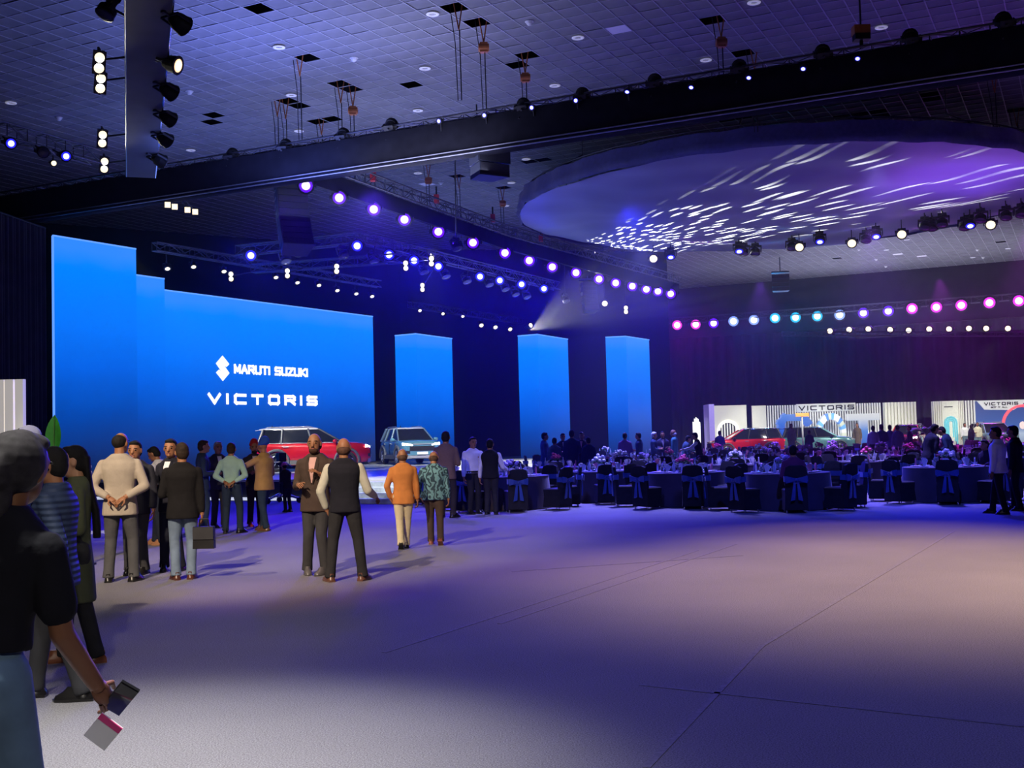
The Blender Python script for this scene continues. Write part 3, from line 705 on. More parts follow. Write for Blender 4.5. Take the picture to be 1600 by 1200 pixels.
for dz, s in ((.17, 1), (-.19, .92)):
    c = MB().loft([[(-.5 * s, -.36, -.17 + dz), (.5 * s, -.36, -.17 + dz), (.36 * s, .36, -.17 + dz), (-.36 * s, .36, -.17 + dz)], [(-.5 * s, -.36, .17 + dz), (.5 * s, -.36, .17 + dz), (.36 * s, .36, .17 + dz), (-.36 * s, .36, .17 + dz)]], smooth=False).build('speaker_cabinet', SPK, r)
    MB().box((0, -.375, dz), (.94 * s, .02, .3)).build('grille', GRL, c)
MB().box((0, 0, .39), (.8, .5, .06)).cyl((-.3, 0, .4), (-.3, 0, 1.6), .02).cyl((.3, 0, .4), (.3, 0, 1.6), .02).build('flying_frame', STEEL, r)

# ------------------------------------------------------------------ round canopy
CC = Vector((10.2, 42.9, 10.0)); CRD = 9.75
can = thing('round_canopy', 'huge round fabric canopy hung under the ceiling, lit by white speckles', 'canopy', CC)
fab = mat('canopy_fabric', (.085, .11, .19), .55, var=.2, scale=.6, bump=.4, sheen=.3)
nr, na = 34, 120; rings = []
for i in range(nr + 1):
    rr = CRD * (i / nr) if i else .02
    ring = []
    for k in range(na):
        a = 6.28318 * k / na
        z = .16 * math.cos(rr / CRD * 1.5708) * -1 + .035 * math.sin(7 * a + rr) * (rr / CRD) + .02 * math.sin(23 * a) * (rr / CRD) ** 3 + .05 * math.sin(rr * 1.9 + 2 * math.sin(a * 3)) * (rr / CRD)
        ring.append((rr * math.cos(a), rr * math.sin(a), z))
    rings.append(ring)
MB().loft(rings, caps=False).build('stretched_fabric', fab, can)
rings = []
for f_, z in ((1.0, -.02), (1.012, .12), (1.004, .3), (1.0, .62)):
    rings.append([(CRD * (f_ + .006 * math.sin(k * 1.7) + .004 * math.sin(k * .53)) * math.cos(6.28318 * k / 160), CRD * (f_ + .006 * math.sin(k * 1.7)) * math.sin(6.28318 * k / 160), z + .02 * math.sin(k * .9)) for k in range(160)])
MB().loft(rings, caps=False).build('skirt', mat('canopy_skirt_fabric', (.06, .06, .18), .6, var=.2, sheen=.3), can)
chs = [MB(), MB()]; br = MB(); N = 48
for k in range(N):
    a0, a1 = 6.28318 * k / N, 6.28318 * (k + 1) / N
    def cpnt(a, rr, z): return Vector((rr * math.cos(a), rr * math.sin(a), z))
    for i, (rr, z) in enumerate(((CRD - .15, .75), (CRD - .15, .35))): chs[i].cyl(cpnt(a0, rr, z), cpnt(a1, rr, z), .03, n=5, caps=False)
    br.cyl(cpnt(a0, CRD - .15, .35), cpnt(a1, CRD - .15, .75), .018, n=4, caps=False); br.cyl(cpnt(a0, CRD - .15, .35), cpnt(a0, CRD - .15, .75), .018, n=4, caps=False)
for c in chs: c.build('ring_chord', STEEL, can)
tag(br.build('bracing', STEEL, can), kind='stuff')
for k in range(8):
    a = 6.28318 * (k + .55) / 8; q = Vector((CRD * .97 * math.cos(a), CRD * .97 * math.sin(a), .7)); e = q * .88; e.z = 1.35
    MB().tube([q, e], .03, 5).tube([e, Vector((e.x, e.y, CEIL - CC.z))], .015, 5).build('suspension_arm', STEEL, can)
# ceiling downlights and detectors
ring_m = mat('downlight_rim', (.8, .8, .85), .4, emit=(.5, .5, .65), es=.35, var=.02)
dlm = MB().lathe([(.10, 0), (.17, -.015), (.17, -.03), (.10, -.035), (.095, -.01)], 16).mesh('trim_ring', ring_m); dli = MB().cyl((0, 0, .0), (0, 0, -.01), .095, n=14).mesh('recess', BLACK)
for k, (x, y) in enumerate(sorted(((436, 73), (455, 148), (467, 204), (676, 21), (664, 106), (653, 172), (903, 58), (867, 133), (1178, 3), (1103, 93), (1377, 42), (822, 248), (653, 270), (298, 234), (17, 160), (799, 285), (790, 321), (1417, 374), (1385, 390), (1575, 388), (1520, 402)))):
    r = thing('recessed_downlight', f'small recessed round ceiling downlight with pale rim, {nth(k + 1)} from left', 'downlight', P(x, y, CEIL - .015), 0, 'ceiling downlights')
    put('trim_ring', dlm, r); put('recess', dli, r)
dome = MB().lathe([(.09, 0), (.09, -.04), (.05, -.09), (.01, -.1)], 12).mesh('detector_dome', WHITEP); dbase = MB().cyl((0, 0, .01), (0, 0, -.01), .12, n=12).mesh('detector_base', WHITEP)
for k, (x, y) in enumerate(sorted(((553, 91), (827, 34), (296, 143), (689, 285), (894, 257), (92, 184), (1527, 390), (1536, 402), (1342, 389), (1369, 405), (1384, 416)))):
    r = thing('smoke_detector', f'small white domed smoke detector on the tiled ceiling, {nth(k + 1)} from left', 'smoke detector', P(x, y, CEIL - .015), 0, 'ceiling smoke detectors'); put('detector_dome', dome, r); put('detector_base', dbase, r)

# ------------------------------------------------------------------ light from the lamps themselves, haze in the air
def lampspot(p, aim, e, col, size=150, blend=1):
    d = (Vector(aim) - p).normalized(); return spot(p + d * .30, Vector(aim), e, col, size, blend, .12, 'lamp_light')
for k, p in enumerate(vp): lampspot(p, p + Vector((-p.x * .6, -p.y, -p.y * .8)), 1300, (.035, .0, 1), 88)
for x, y in BL2: p = P(x, y, 8.45); lampspot(p, p + Vector((-p.x * .6, -p.y, -p.y * .65)), 1200, (.008, .01, 1), 104)
LC = {'pink': (.6, .01, .5), 'violet': (.16, .03, 1), 'icy': (.06, .14, 1), 'cyan': (.0, .28, .8), 'magenta': (.45, .0, .8)}
for k, (x, y) in enumerate(((1058, 508), (1087, 507), (1115, 505), (1146, 502), (1178, 500), (1211, 497), (1243, 496), (1277, 494), (1312, 492), (1349, 489), (1388, 486), (1425, 482), (1463, 480), (1502, 477), (1546, 473), (1592, 470))):
    p = P(x, y, 9.5); lampspot(p, p + Vector((-p.x * .5, -p.y, -p.y * .6)), (480 if 'magenta' == cols[k] else 700), LC[cols[k]], 104)
for x, y in ((155, 98), (157, 130), (163, 258)): p = P(x, y, 9.15); lampspot(p, EYEP + Vector((-4, 4, -2)), 260, (1, .93, .66), 90)
HANG = None
lamp('par', (1.0, 57.6, 7.25), (8.2, 47.0, 10.0), .16, 'white', 'small added projector lamp body on the middle blue pillar, origin of the speckle beam')  # lamp body added to give the speckle beam a visible origin
# speckle pattern thrown across the canopy
g = spot((1.0, 57.5, 7.0), (8.2, 47.0, 10.0), 150000, (1, 1, .92), 40, .7, .01, 'pattern_projector')
g.data.use_nodes = True; nt = g.data.node_tree; em = nt.nodes['Emission']
tc = nt.nodes.new('ShaderNodeTexCoord'); sx = nt.nodes.new('ShaderNodeSeparateXYZ'); nt.links.new(tc.outputs['Normal'], sx.inputs[0])
cb = nt.nodes.new('ShaderNodeCombineXYZ')
for k in (0, 1):
    dv = nt.nodes.new('ShaderNodeMath'); dv.operation = 'DIVIDE'; nt.links.new(sx.outputs[k], dv.inputs[0]); nt.links.new(sx.outputs[2], dv.inputs[1]); nt.links.new(dv.outputs[0], cb.inputs[k])
vo = nt.nodes.new('ShaderNodeTexVoronoi'); vo.voronoi_dimensions = '2D'; vo.inputs['Scale'].default_value = 38
rp = nt.nodes.new('ShaderNodeValToRGB'); rp.color_ramp.elements[0].position = .14; rp.color_ramp.elements[0].color = (1, 1, 1, 1); rp.color_ramp.elements[1].position = .24; rp.color_ramp.elements[1].color = (.002, .002, .004, 1)
nt.links.new(cb.outputs[0], vo.inputs['Vector']); nt.links.new(vo.outputs['Distance'], rp.inputs['Fac']); nt.links.new(rp.outputs['Color'], em.inputs['Color'])
hz = bpy.data.materials.new('stage_haze'); hz.use_nodes = True
nt = hz.node_tree; nt.nodes.remove(nt.nodes['Principled BSDF'])
vsn = nt.nodes.new('ShaderNodeVolumeScatter'); vsn.inputs['Density'].default_value = .0018; vsn.inputs['Anisotropy'].default_value = .65
nt.links.new(vsn.outputs[0], nt.nodes['Material Output'].inputs['Volume'])
hp_ = [(-33.5, 30), (47.5, 30), (47.5, 67.2), (10, 85.8), (10, 67.6), (-6, 63.8), (-33.5, 46.5)]
tag(MB().loft([[(x, y, -.02) for x, y in hp_], [(x, y, 13.3) for x, y in hp_]], smooth=False).build('haze', hz), 'thin theatrical haze hanging in the air of the hall', 'haze', kind='stuff')
SC.cycles.volume_bounces = 0
# ------------------------------------------------------------------ cars
def paint(name, c): return mat(name, c, .25, .25, var=.05, coat=.8)
GLASSM = mat('tinted_car_glass', (.01, .013, .016), .05, var=.1, spec=.35)
TYRE = mat('tyre_rubber', (.012, .012, .012), .8); RIM = mat('alloy_rim', (.62, .63, .65), .25, .9, var=.05)
CLADP = mat('grey_car_cladding', (.10, .105, .11), .55); SILV = mat('silver_trim', (.72, .73, .74), .25, .7, var=.04)
HEADL = mat('headlamp_lens', (.8, .82, .85), .1, emit=(1, .98, .92), es=5, var=.02); TAIL = mat('tail_lamp', (.45, .01, .01), .2, emit=(1, .05, .02), es=.8)
HEADO = mat('headlamp_unlit', (.30, .32, .34), .08, spec=.8, var=.03); PLATE = mat('number_plate', (.85, .85, .82), .5, var=.02)
def car(label, loc, rz, body, roof, frame, lamps=True):
    r = thing('car', label, 'car', loc, rz)
    S = [(-2.17, .70, .46, .95), (-2.09, .82, .32, 1.05), (-1.75, .885, .25, 1.09), (-.9, .90, .23, 1.07), (.9, .90, .23, 1.05), (1.15, .90, .23, 1.06), (1.7, .885, .25, 1.02), (2.03, .82, .30, .95), (2.16, .70, .42, .82)]
    rings = []
    for x, w, zb, zt in S:
        h = [(0, zb), (w * .88, zb), (w * .97, zb + .10), (w, .60), (w * .985, zt - .15), (w * .93, zt - .03), (w * .80, zt), (0, zt + .03)]
        rings.append([(x, y, z) for y, z in h] + [(x, -y, z) for y, z in h[-2:0:-1]])
    MB().loft(rings).build('car_body', body, r)
    bt = [(-2.02, .79), (-1.2, .82), (.2, .82), (1.16, .78)]; tp = [(-1.80, .58), (-1.1, .62), (-.2, .63), (.22, .60)]
    def outline(pts, z): return [(x, y, z) for x, y in pts] + [(x, -y, z) for x, y in reversed(pts)]
    MB().loft([outline(bt, 1.04), outline(tp, 1.58)], smooth=False).build('window_glass', GLASSM, r)
    MB().loft([outline([(-1.93, .57), (-1.1, .63), (-.2, .645), (.30, .60)], 1.565), outline([(-1.95, .56), (-1.1, .62), (-.2, .63), (.26, .58)], 1.60), outline([(-1.75, .42), (-1.1, .50), (-.2, .50), (.12, .44)], 1.635)]).build('roof', roof, r)
    for s in (-1, 1):
        for (xb, yb), (xt, yt), wd, m in (((1.17, .785), (.24, .61), .035, body if frame is None else frame), ((.02, .83), (-.14, .64), .045, BLACK if frame is None else frame), ((-1.12, .83), (-1.08, .63), .05, BLACK if frame is None else frame), ((-1.98, .79), (-1.78, .585), .07, BLACK if frame is None else frame)):
            MB().cyl((xb, s * yb, 1.03), (xt, s * yt, 1.585), wd, n=6).build('window_pillar', m, r)
        MB().tube([(-2.0, s * .805, 1.06), (-1.1, s * .835, 1.06), (.15, s * .835, 1.05), (1.16, s * .80, 1.05)], .018, 5).build('belt_trim', SILV if frame is not None else BLACK, r)
        MB().tube([(-1.7, s * .56, 1.63), (-1.6, s * .56, 1.67), (-.1, s * .58, 1.67), (.05, s * .57, 1.63)], .018, 5).build('roof_rail', SILV, r)
        MB().box((-.05, s * .905, .34), (2.0, .05, .17)).build('sill_cladding', CLADP, r)
        for xx in (.98, -.06, -1.1): MB().box((xx, s * .899, .72), (.012, .02, .56)).build('door_seam', BLACK, r)
        for xx in (.12, -.95): MB().box((xx, s * .905, .92), (.2, .04, .035)).build('door_handle', SILV, r)
        mir = MB().ell((.86, s * .98, 1.10), (.09, .12, .075), 10, 6).cyl((.86, s * .8, 1.06), (.86, s * .95, 1.08), .02, n=5).build('wing_mirror', BLACK if frame is None else body, r)
        for xx in (1.30, -1.30):
            a = MB(); pts = [(xx + .45 * math.cos(t), s * .90, .36 + .45 * math.sin(t)) for t in [R(q) for q in range(-12, 193, 17)]]
            a.tube(pts, .055, 6); a.build('wheel_arch', CLADP, r)
            wl = thing('wheel', None, None, (xx, s * .80, .36)); wl.parent = r; wl.location = (0, 0, 0)
            c = (xx, s * .80, .36)
            d = MB().cyl((xx, s * .70, .36), (xx, s * .895, .36), .345, n=20).build('wheel_well', BLACK, r)
            t_ = MB(); 
            prof = [(.24, -.10), (.33, -.105), (.355, -.07), (.355, .07), (.33, .105), (.24, .10)]
            rg = [[(xx + rr * math.cos(6.283 * k / 24), s * .84 + yy, .36 + rr * math.sin(6.283 * k / 24)) for k in range(24)] for rr, yy in prof]
            bpy.data.objects.remove(wl)
            t_.loft(rg, caps=False); ty = t_.build('wheel', TYRE, r)
            m = MB(); yo = s * .935
            m.cyl((xx, yo - s * .03, .36), (xx, yo + s * .005, .36), .055, n=10)
            for k in range(5):
                an = R(72 * k + 18); e = Vector((math.cos(an), 0, math.sin(an)))
                m.cyl(Vector((xx, yo, .36)) + e * .04, Vector((xx, yo - s * .012, .36)) + e * .24, .035, .028, n=5)
            rg = [[(xx + rr * math.cos(6.283 * k / 24), yo + yy * s, .36 + rr * math.sin(6.283 * k / 24)) for k in range(24)] for rr, yy in ((.225, -.05), (.25, .0), (.25, .01), (.235, .012))]
            m.loft(rg, caps=False); m.cyl((xx, yo - s * .08, .36), (xx, yo - s * .06, .36), .235, n=20)
            m.build('alloy_rim', RIM, ty)
        MB().loft([[(1.98, s * .84, .84), (2.12, s * .68, .80), (2.12, s * .68, .88), (1.98, s * .84, .95)], [(2.03, s * .80, .86), (2.175, s * .42, .82), (2.165, s * .42, .89), (2.03, s * .80, .95)]], smooth=False).build('headlamp', HEADL if lamps else HEADO, r)
        MB().box((2.13, s * .66, .55), (.10, .24, .12)).build('fog_lamp_housing', BLACK, r)
        MB().box((-2.12, s * .58, .92), (.12, .36, .10)).build('tail_lamp', TAIL, r)
    MB().box((2.15, 0, .70), (.08, 1.1, .20)).build('grille', BLACK, r)
    MB().box((2.17, 0, .885), (.05, 1.0, .035)).build('grille_bar', SILV, r)
    MB().loft([[(2.08, -.75, .26), (2.08, .75, .26), (2.08, .75, .42), (2.08, -.75, .42)], [(2.2, -.55, .29), (2.2, .55, .29), (2.2, .55, .39), (2.2, -.55, .39)]], smooth=False).build('front_skid_plate', SILV, r)
    MB().box((2.205, 0, .50), (.02, .48, .11)).build('number_plate', PLATE, r)
    MB().loft([[(-2.1, -.75, .28), (-2.1, .75, .28), (-2.1, .75, .46), (-2.1, -.75, .46)], [(-2.21, -.6, .31), (-2.21, .6, .31), (-2.21, .6, .44), (-2.21, -.6, .44)]], smooth=False).build('rear_bumper', CLADP, r)
    MB().loft([[(-1.72, -.6, 1.585), (-1.72, .6, 1.585), (-1.72, .6, 1.61), (-1.72, -.6, 1.61)], [(-2.08, -.55, 1.555), (-2.08, .55, 1.555), (-2.08, .55, 1.57), (-2.08, -.55, 1.57)]], smooth=False).build('roof_spoiler', roof, r)
    MB().lathe([(.03, 0), (.03, .04), (.006, .12)], 6, (-1.5, 0, 1.63)).build('aerial_fin', BLACK, r)
    return r
RED_P = paint('red_car_paint', (.62, .012, .02)); TEAL_P = paint('blue_car_paint', (.10, .26, .36)); WHITE_P = paint('white_roof_paint', (.82, .83, .84)); SEA_P = paint('teal_car_paint', (.12, .30, .30)); ORR = paint('orange_red_paint', (.75, .05, .02)); BLK_P = paint('black_roof_paint', (.015, .015, .018))
c0 = Q(489, 733, 44); car('red SUV with pale roof, side-on upon the stage before the main screen', (c0.x, c0.y, .60), R(8), RED_P, WHITE_P, mat('grey_window_frame', (.10, .11, .115), .4, .4), True)
c0 = Q(640, 722, 51.5); car('blue SUV with pale roof and lit headlamps on the stage by the first pillar', (c0.x, c0.y, .60), R(-70), TEAL_P, WHITE_P, mat('blue_grey_frame', (.2, .3, .34), .3, .5), True)
# ------------------------------------------------------------------ exhibition booths at the far end
ZB = 73.0
def bx(x): return Q(x, 660, ZB).x
bwall = mat('booth_cream_panel', (.80, .80, .70), .6, var=.04, emit=(.9, .9, .72), es=.10); bslat = mat('booth_white_slat', (.85, .86, .82), .5, var=.04, emit=(1, 1, .95), es=.12); bback = mat('booth_dark_back', (.02, .02, .025), .8)  # panels and slats carry a faint added glow to look brighter
plat = mat('booth_platform_gloss', (.55, .55, .55), .25)
PL = .18
for xa, xb, lb, yc, dp in ((1095, 1446, 'low pale platform under the booth with three large letters', 69.3, 8.6), (1450, 1660, 'low pale platform under the right-hand car booth', 68.9, 8.0)):
    a, b = bx(xa), bx(xb); r = thing('booth_platform', lb, 'platform', ((a + b) / 2, yc, 0))
    MB().box((0, 0, PL / 2), (b - a, dp, PL)).build('deck', plat, r); MB().box((0, -dp / 2 - .02, PL / 2), (b - a, .03, PL * .9)).build('front_edge', WHITEP, r)
def panel_thing(name, label, xa, xb, ytop, cat='booth wall'):
    a, b = Q(xa, ytop, ZB), Q(xb, ytop, ZB); r = thing(name, label, cat, (a.x, ZB, PL + .003)); return r, b.x - a.x, (a.z + b.z) / 2 - PL
def slats(r, x0, x1, h, n, fill=.5, m=bslat):
    w = (x1 - x0) / n; me = MB().box((0, -.06, h / 2), (w * fill, .12, h)).mesh('slat', m)
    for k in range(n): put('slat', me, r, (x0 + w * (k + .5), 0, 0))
# arch panel
r, W, H = panel_thing('booth_wall', 'cream booth wall with a glowing arch opening and striped inside', 1107, 1166, 633.5)
aw, ah = 15 * ZB / F, 1.55; cxm = W * .5; arc = [(cxm + aw * math.cos(R(t)), ah + aw * math.sin(R(t))) for t in range(0, 181, 15)]
left = [(0, 0), (cxm - aw, 0), (cxm - aw, ah)] + [p for p in reversed(arc) if p[0] < cxm - .01 or 1][:7] + [(cxm, H), (0, H)]
right = [(W, 0), (W, H), (cxm, H)] + [p for p in reversed(arc)][6:] + [(cxm + aw, 0)]
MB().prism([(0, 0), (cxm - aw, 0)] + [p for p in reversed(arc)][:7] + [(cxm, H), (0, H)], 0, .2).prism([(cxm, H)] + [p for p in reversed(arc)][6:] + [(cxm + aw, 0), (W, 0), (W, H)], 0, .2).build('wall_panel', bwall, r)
MB().box((cxm, .3, H * .42), (aw * 2.2, .05, H * .84)).build('backing', bback, r)
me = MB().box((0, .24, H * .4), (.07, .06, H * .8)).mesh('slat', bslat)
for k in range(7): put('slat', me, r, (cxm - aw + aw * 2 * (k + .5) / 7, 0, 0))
wl = mat('arch_light', (1, 1, .9), .5, emit=(1, 1, .85), es=1.2, var=.01)
MB().tube([Vector((cxm - aw, -.02, 0))] + [Vector((x, -.02, z)) for x, z in reversed(arc)] + [Vector((cxm + aw, -.02, 0))], .09, 6).build('arch_light', wl, r)
# purple side fin and left white arch
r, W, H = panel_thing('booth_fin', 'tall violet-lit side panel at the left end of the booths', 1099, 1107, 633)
MB().box((W / 2, -1, H / 2), (W, 2.0, H)).build('wall_panel', mat('violet_lit_fin', (.35, .28, .8), .6, emit=(.3, .22, .9), es=.25), r); MB().box((W / 2, -1, .05), (W + .06, 2.1, .1)).build('base_plate', bback, r)  # violet light put into the fin's colour and a faint glow
r, W, H = panel_thing('booth_arch', 'slim glowing white striped arch left of the violet booth panel', 1082, 1094, 652)
for k in range(5):
    x = W * (k + .5) / 5; hh = H * (.80 + .2 * math.sin(math.pi * (k + .8) / 5.6)); MB().prism([(x - .04, 0), (x + .04, 0), (x + .04, hh - .05), (x - .04, hh)], 0, .08).build('slat', wl, r)
MB().box((W / 2, .12, H * .42), (W, .05, H * .84)).build('backing', bback, r)
# long slatted wall
r, W, H = panel_thing('booth_wall', 'long white slatted booth wall carrying the dark VICTORIS header', 1174, 1376, 631.5)
def lx(x): return bx(x) - bx(1174)
MB().box((W / 2, .12, H / 2), (W, .1, H)).build('backing', bback, r)
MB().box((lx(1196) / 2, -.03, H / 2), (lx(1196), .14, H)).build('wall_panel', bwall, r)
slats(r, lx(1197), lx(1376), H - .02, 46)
hd = MB().box(((lx(1243) + lx(1335)) / 2, -.16, H - .23), (lx(1335) - lx(1243), .12, .5)).build('header_board', mat('header_cream', (.78, .80, .76), .6, emit=(1, 1, .95), es=.10, var=.02), r)  # header board has the panels' faint added glow
text('VICTORIS', lx(1247), lx(1332), H - .36, .23, .07, -.23, mat('dark_lettering', (.03, .03, .035), .6), hd, 'lettering', .55, .02)
# big letters G O T
gotb = screen_mat('blue_letter_face', ((0, (.0, .03, .40)), (.6, (.01, .12, .75)), (1, (.16, .34, .9))), 0, 2.6, .8)
tlet = screen_mat('white_blue_letter_face', ((0, (.01, .08, .6)), (.55, (.10, .30, .85)), (.85, (.8, .85, .9)), (1, (.9, .92, .92))), 0, 2.6, .8)
def lett(ch, xa, xb, ytop, label, m, t=.42):
    a, b = Q(xa, ytop, 71.6), Q(xb, ytop, 71.6); h = a.z - PL; wd = b.x - a.x; r = thing('display_letter', label, 'letter', (a.x, 71.6, PL + .004)); mb = MB()
    if ch == 'O':
        n = 28
        for k in range(n):
            a0, a1 = 6.28318 * k / n, 6.28318 * (k + 1) / n
            def e(an, q): return (wd / 2 + wd / 2 * q * math.cos(an), h / 2 + h / 2 * q * math.sin(an))
            q = [e(a0, 1), e(a1, 1), e(a1, .68), e(a0, .68)]; m_ = MB().prism(q, -.25, .25); m_.build('ring_panel', m[k % len(m)], r)
        MB().box((wd / 2, 0, .03), (1.0, .6, .06)).build('base_plate', bback, r)
    else:
        letter(mb, ch, t / 2, t / 2, wd - t, h - t, t, .25, .5); mb.build('letter_face', m, r); MB().box((wd / 2, 0, .02), (wd * .6, .7, .04)).build('base_plate', bback, r)
lett('G', 1214, 1266, 648, 'big blue letter G standing before the slatted booth wall', gotb)
pm = [mat('ring_pic_%d' % k, c, .3, emit=c, es=.55, var=.3, scale=3) for k, c in enumerate(((.75, .8, .8), (.15, .4, .8), (.55, .6, .5), (.1, .25, .6), (.8, .85, .9)))]
lett('O', 1274, 1320, 646, 'big ring letter O made of small picture panels', pm)
lett('T', 1324, 1372, 647, 'big white and blue letter T standing before the slatted wall', tlet)
# orange tag on a post
p = Q(1253, 648, 66.3); r = thing('booth_sign', 'small orange sign on a thin white post in front of letter G', 'sign', (p.x, p.y, PL)); MB().cyl((0, 0, 0), (0, 0, p.z - PL), .05).build('post', WHITEP, r); MB().box((0, -.06, p.z - PL), (.76, .06, .2)).build('sign_board', mat('orange_sign', (.85, .33, .08), .5, emit=(1, .4, .1), es=.3), r)
# fluted panels to the right
r, W, H = panel_thing('booth_wall', 'ribbed cream booth wall right of the slatted wall', 1380, 1431, 628.5)
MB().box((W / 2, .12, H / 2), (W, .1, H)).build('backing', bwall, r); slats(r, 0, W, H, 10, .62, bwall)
r, W, H = panel_thing('booth_wall', 'ribbed cream booth wall with tall arch poster left of the wide picture screen', 1456, 1523, 626.5)
MB().box((W * .36, .12, H / 2), (W * .72, .1, H)).build('backing', bwall, r); MB().box((W * .86, .12, H / 2), (W * .28, .1, H)).build('dark_backing', bback, r)
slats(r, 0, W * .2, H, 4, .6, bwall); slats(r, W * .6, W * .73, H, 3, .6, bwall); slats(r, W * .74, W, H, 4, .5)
po = MB().box((W * .4, -.1, H / 2), (W * .39, .06, H)).build('poster', mat('poster_cream', (.78, .79, .66), .6, emit=(.9, .95, .8), es=.12), r)  # poster brightened by a faint added glow, as the panels are
MB().box((W * .36, -.14, H * .88), (W * .2, .02, .05)).build('poster_heading', bback, po)
ca = mat('arch_print', (.15, .55, .6), .5, emit=(.2, .7, .8), es=.35)
for q in (1, .7, .4):
    a_ = [Vector((W * .4 + W * .14 * q * math.cos(R(t)), -.14, H * .55 + W * .14 * q * math.sin(R(t)))) for t in range(180, -1, -20)]
    MB().tube([Vector((a_[0].x, -.14, .25 + .5 * (1 - q)))] + a_ + [Vector((a_[-1].x, -.14, .25 + .9 * (1 - q)))], .055, 5).build('arch_print', ca, po)
r, W, H = panel_thing('picture_screen', 'wide booth screen showing a glowing red ring on a blue sky', 1523, 1640, 625.5, 'screen')
sky = screen_mat('sky_picture', ((0, (.05, .12, .30)), (.35, (.55, .68, .85)), (.5, (.06, .16, .5)), (1, (.05, .09, .3))), 0, H, .8)
MB().box((W / 2, 0, H / 2), (W, .1, H)).build('screen_face', sky, r); MB().box((W / 2, .1, H / 2 + .02), (W + .1, .1, H + .04)).build('screen_frame', WHITEP, r)
rg = mat('red_ring_picture', (.8, .1, .12), .5, emit=(.9, .12, .16), es=.9)
cxp, czp = W * .62, H * .47; MB().tube([Vector((cxp + 1.25 * math.cos(R(t)), -.07, czp + 1.25 * math.sin(R(t)))) for t in range(0, 361, 15)], .10, 6).build('ring_picture', rg, r)
MB().ell((cxp, -.06, czp), (.22, .03, .25), 10, 6).build('ring_picture', mat('pale_figure', (.85, .75, .72), .5, emit=(1, .8, .75), es=.6), r)
sh = MB().prism([(.1, H), (.55, H - .55), (W * .5, H - .62), (W * .62, H - .3), (W * .68, H)], -.12, -.06).build('header_board', mat('header_white', (.8, .83, .8), .6, emit=(1, 1, 1), es=.3, var=.02), r)
text('VICTORIS', .55, W * .56, H - .27, .15, .05, -.14, bback, sh, 'lettering', .6, .02); text('GOT IT ALL', .95, W * .42, H - .46, .08, .025, -.14, bback, sh, 'lettering', .4, .02)
c0 = Q(1165, 700, 68.5); car('red SUV seen from its side in the arch booth at the far end', (c0.x, c0.y, PL), R(182), RED_P, BLK_P, None, False)
c0 = Q(1278, 700, 69.3); car('teal SUV with black roof before the big letters', (c0.x, c0.y, PL), R(-18), SEA_P, BLK_P, None, False)
c0 = Q(1419, 700, 68.3); car('orange-red SUV with lit headlamps half hidden by guests', (c0.x, c0.y, PL), R(-118), ORR, BLK_P, None, True)
c0 = Q(1552, 700, 69.5); car('pale teal SUV facing the camera before the wide picture screen', (c0.x, c0.y, PL), R(-94), paint('pale_teal_paint', (.20, .36, .35)), SILV, None, False)
# ------------------------------------------------------------------ plants and white display on the far left
leaf_m = mat('leaf_green', (.05, .30, .03), .45, var=.3, scale=4); pot_m = mat('dark_plant_pot', (.04, .04, .045), .5); stem_m = mat('leaf_stem', (.10, .28, .05), .5)
def blade(L, W, bend=.15, n=9, tip=1.0):
    rows = []; mid = []
    for i in range(n + 1):
        t = i / n; w = W * .5 * (math.sin(math.pi * min(1, t * .93 + .07)) ** .75); z = L * t; y = bend * t * t
        rows.append([(-w, y - w * .25, z), (-w * .5, y - .01, z), (0, y + .02, z), (w * .5, y - .01, z), (w, y - w * .25, z)])
    return MB().loft(rows, closed=False)
p = Q(84, 705, 19.5); r = thing('leafy_plant', 'leafy pot plant with one tall upright green leaf beside the tallest screen', 'plant', (p.x, p.y, 0))
MB().lathe([(.16, 0), (.22, .42), (.24, .45), (.2, .45), (.19, .40)], 14).build('plant_pot', pot_m, r)
top = Q(82, 648, 19.5).z
for k, (rx, rz_, L, W, st_) in enumerate(((0, 0, .68, .27, top - .68), (.5, 1.9, .55, .2, 1.0), (.6, 3.6, .6, .22, .9), (.55, 5.2, .5, .2, 1.05))):
    b = blade(L, W, .05 if k == 0 else .22); M4 = Matrix.Translation((0, 0, st_)) @ Matrix.Rotation(rz_, 4, 'Z') @ Matrix.Rotation(-rx, 4, 'X')
    b.v = [tuple(M4 @ Vector(v)) for v in b.v]; b.build('leaf', leaf_m, r); 
    e = M4 @ Vector((0, 0, 0)); MB().tube([(0, 0, .4), (e.x * .5, e.y * .5, (.4 + e.z) / 2), e, M4 @ Vector((0, .03, L * .9))], .012, 5).build('stem', stem_m, r)
p = Q(1448, 690, 66.0); r = thing('potted_palm', 'potted palm with drooping fronds beside the orange-red SUV', 'plant', (p.x, p.y, 0))
MB().lathe([(.25, 0), (.33, .6), (.3, .6)], 12).build('plant_pot', pot_m, r); MB().cyl((0, 0, .5), (0, 0, 1.3), .07, .05).build('stem', stem_m, r)
for k in range(11):
    an = k * 2.4; up = .9 + .5 * ((k * 7) % 5) / 5; b = MB()
    pts = [Vector((math.cos(an) * 1.1 * t, math.sin(an) * 1.1 * t, 1.3 + up * t - 1.05 * t * t)) for t in (0, .25, .5, .75, 1)]
    sd_ = Vector((-math.sin(an), math.cos(an), 0))
    b.loft([[q_ + sd_ * w + Vector((0, 0, -w * .6)), q_, q_ - sd_ * w + Vector((0, 0, -w * .6))] for q_, w in zip(pts, (.02, .16, .2, .15, .02))], closed=False); b.build('frond', leaf_m, r)
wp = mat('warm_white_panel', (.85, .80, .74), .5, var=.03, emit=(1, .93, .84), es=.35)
zt_ = Q(20, 593, 20).z
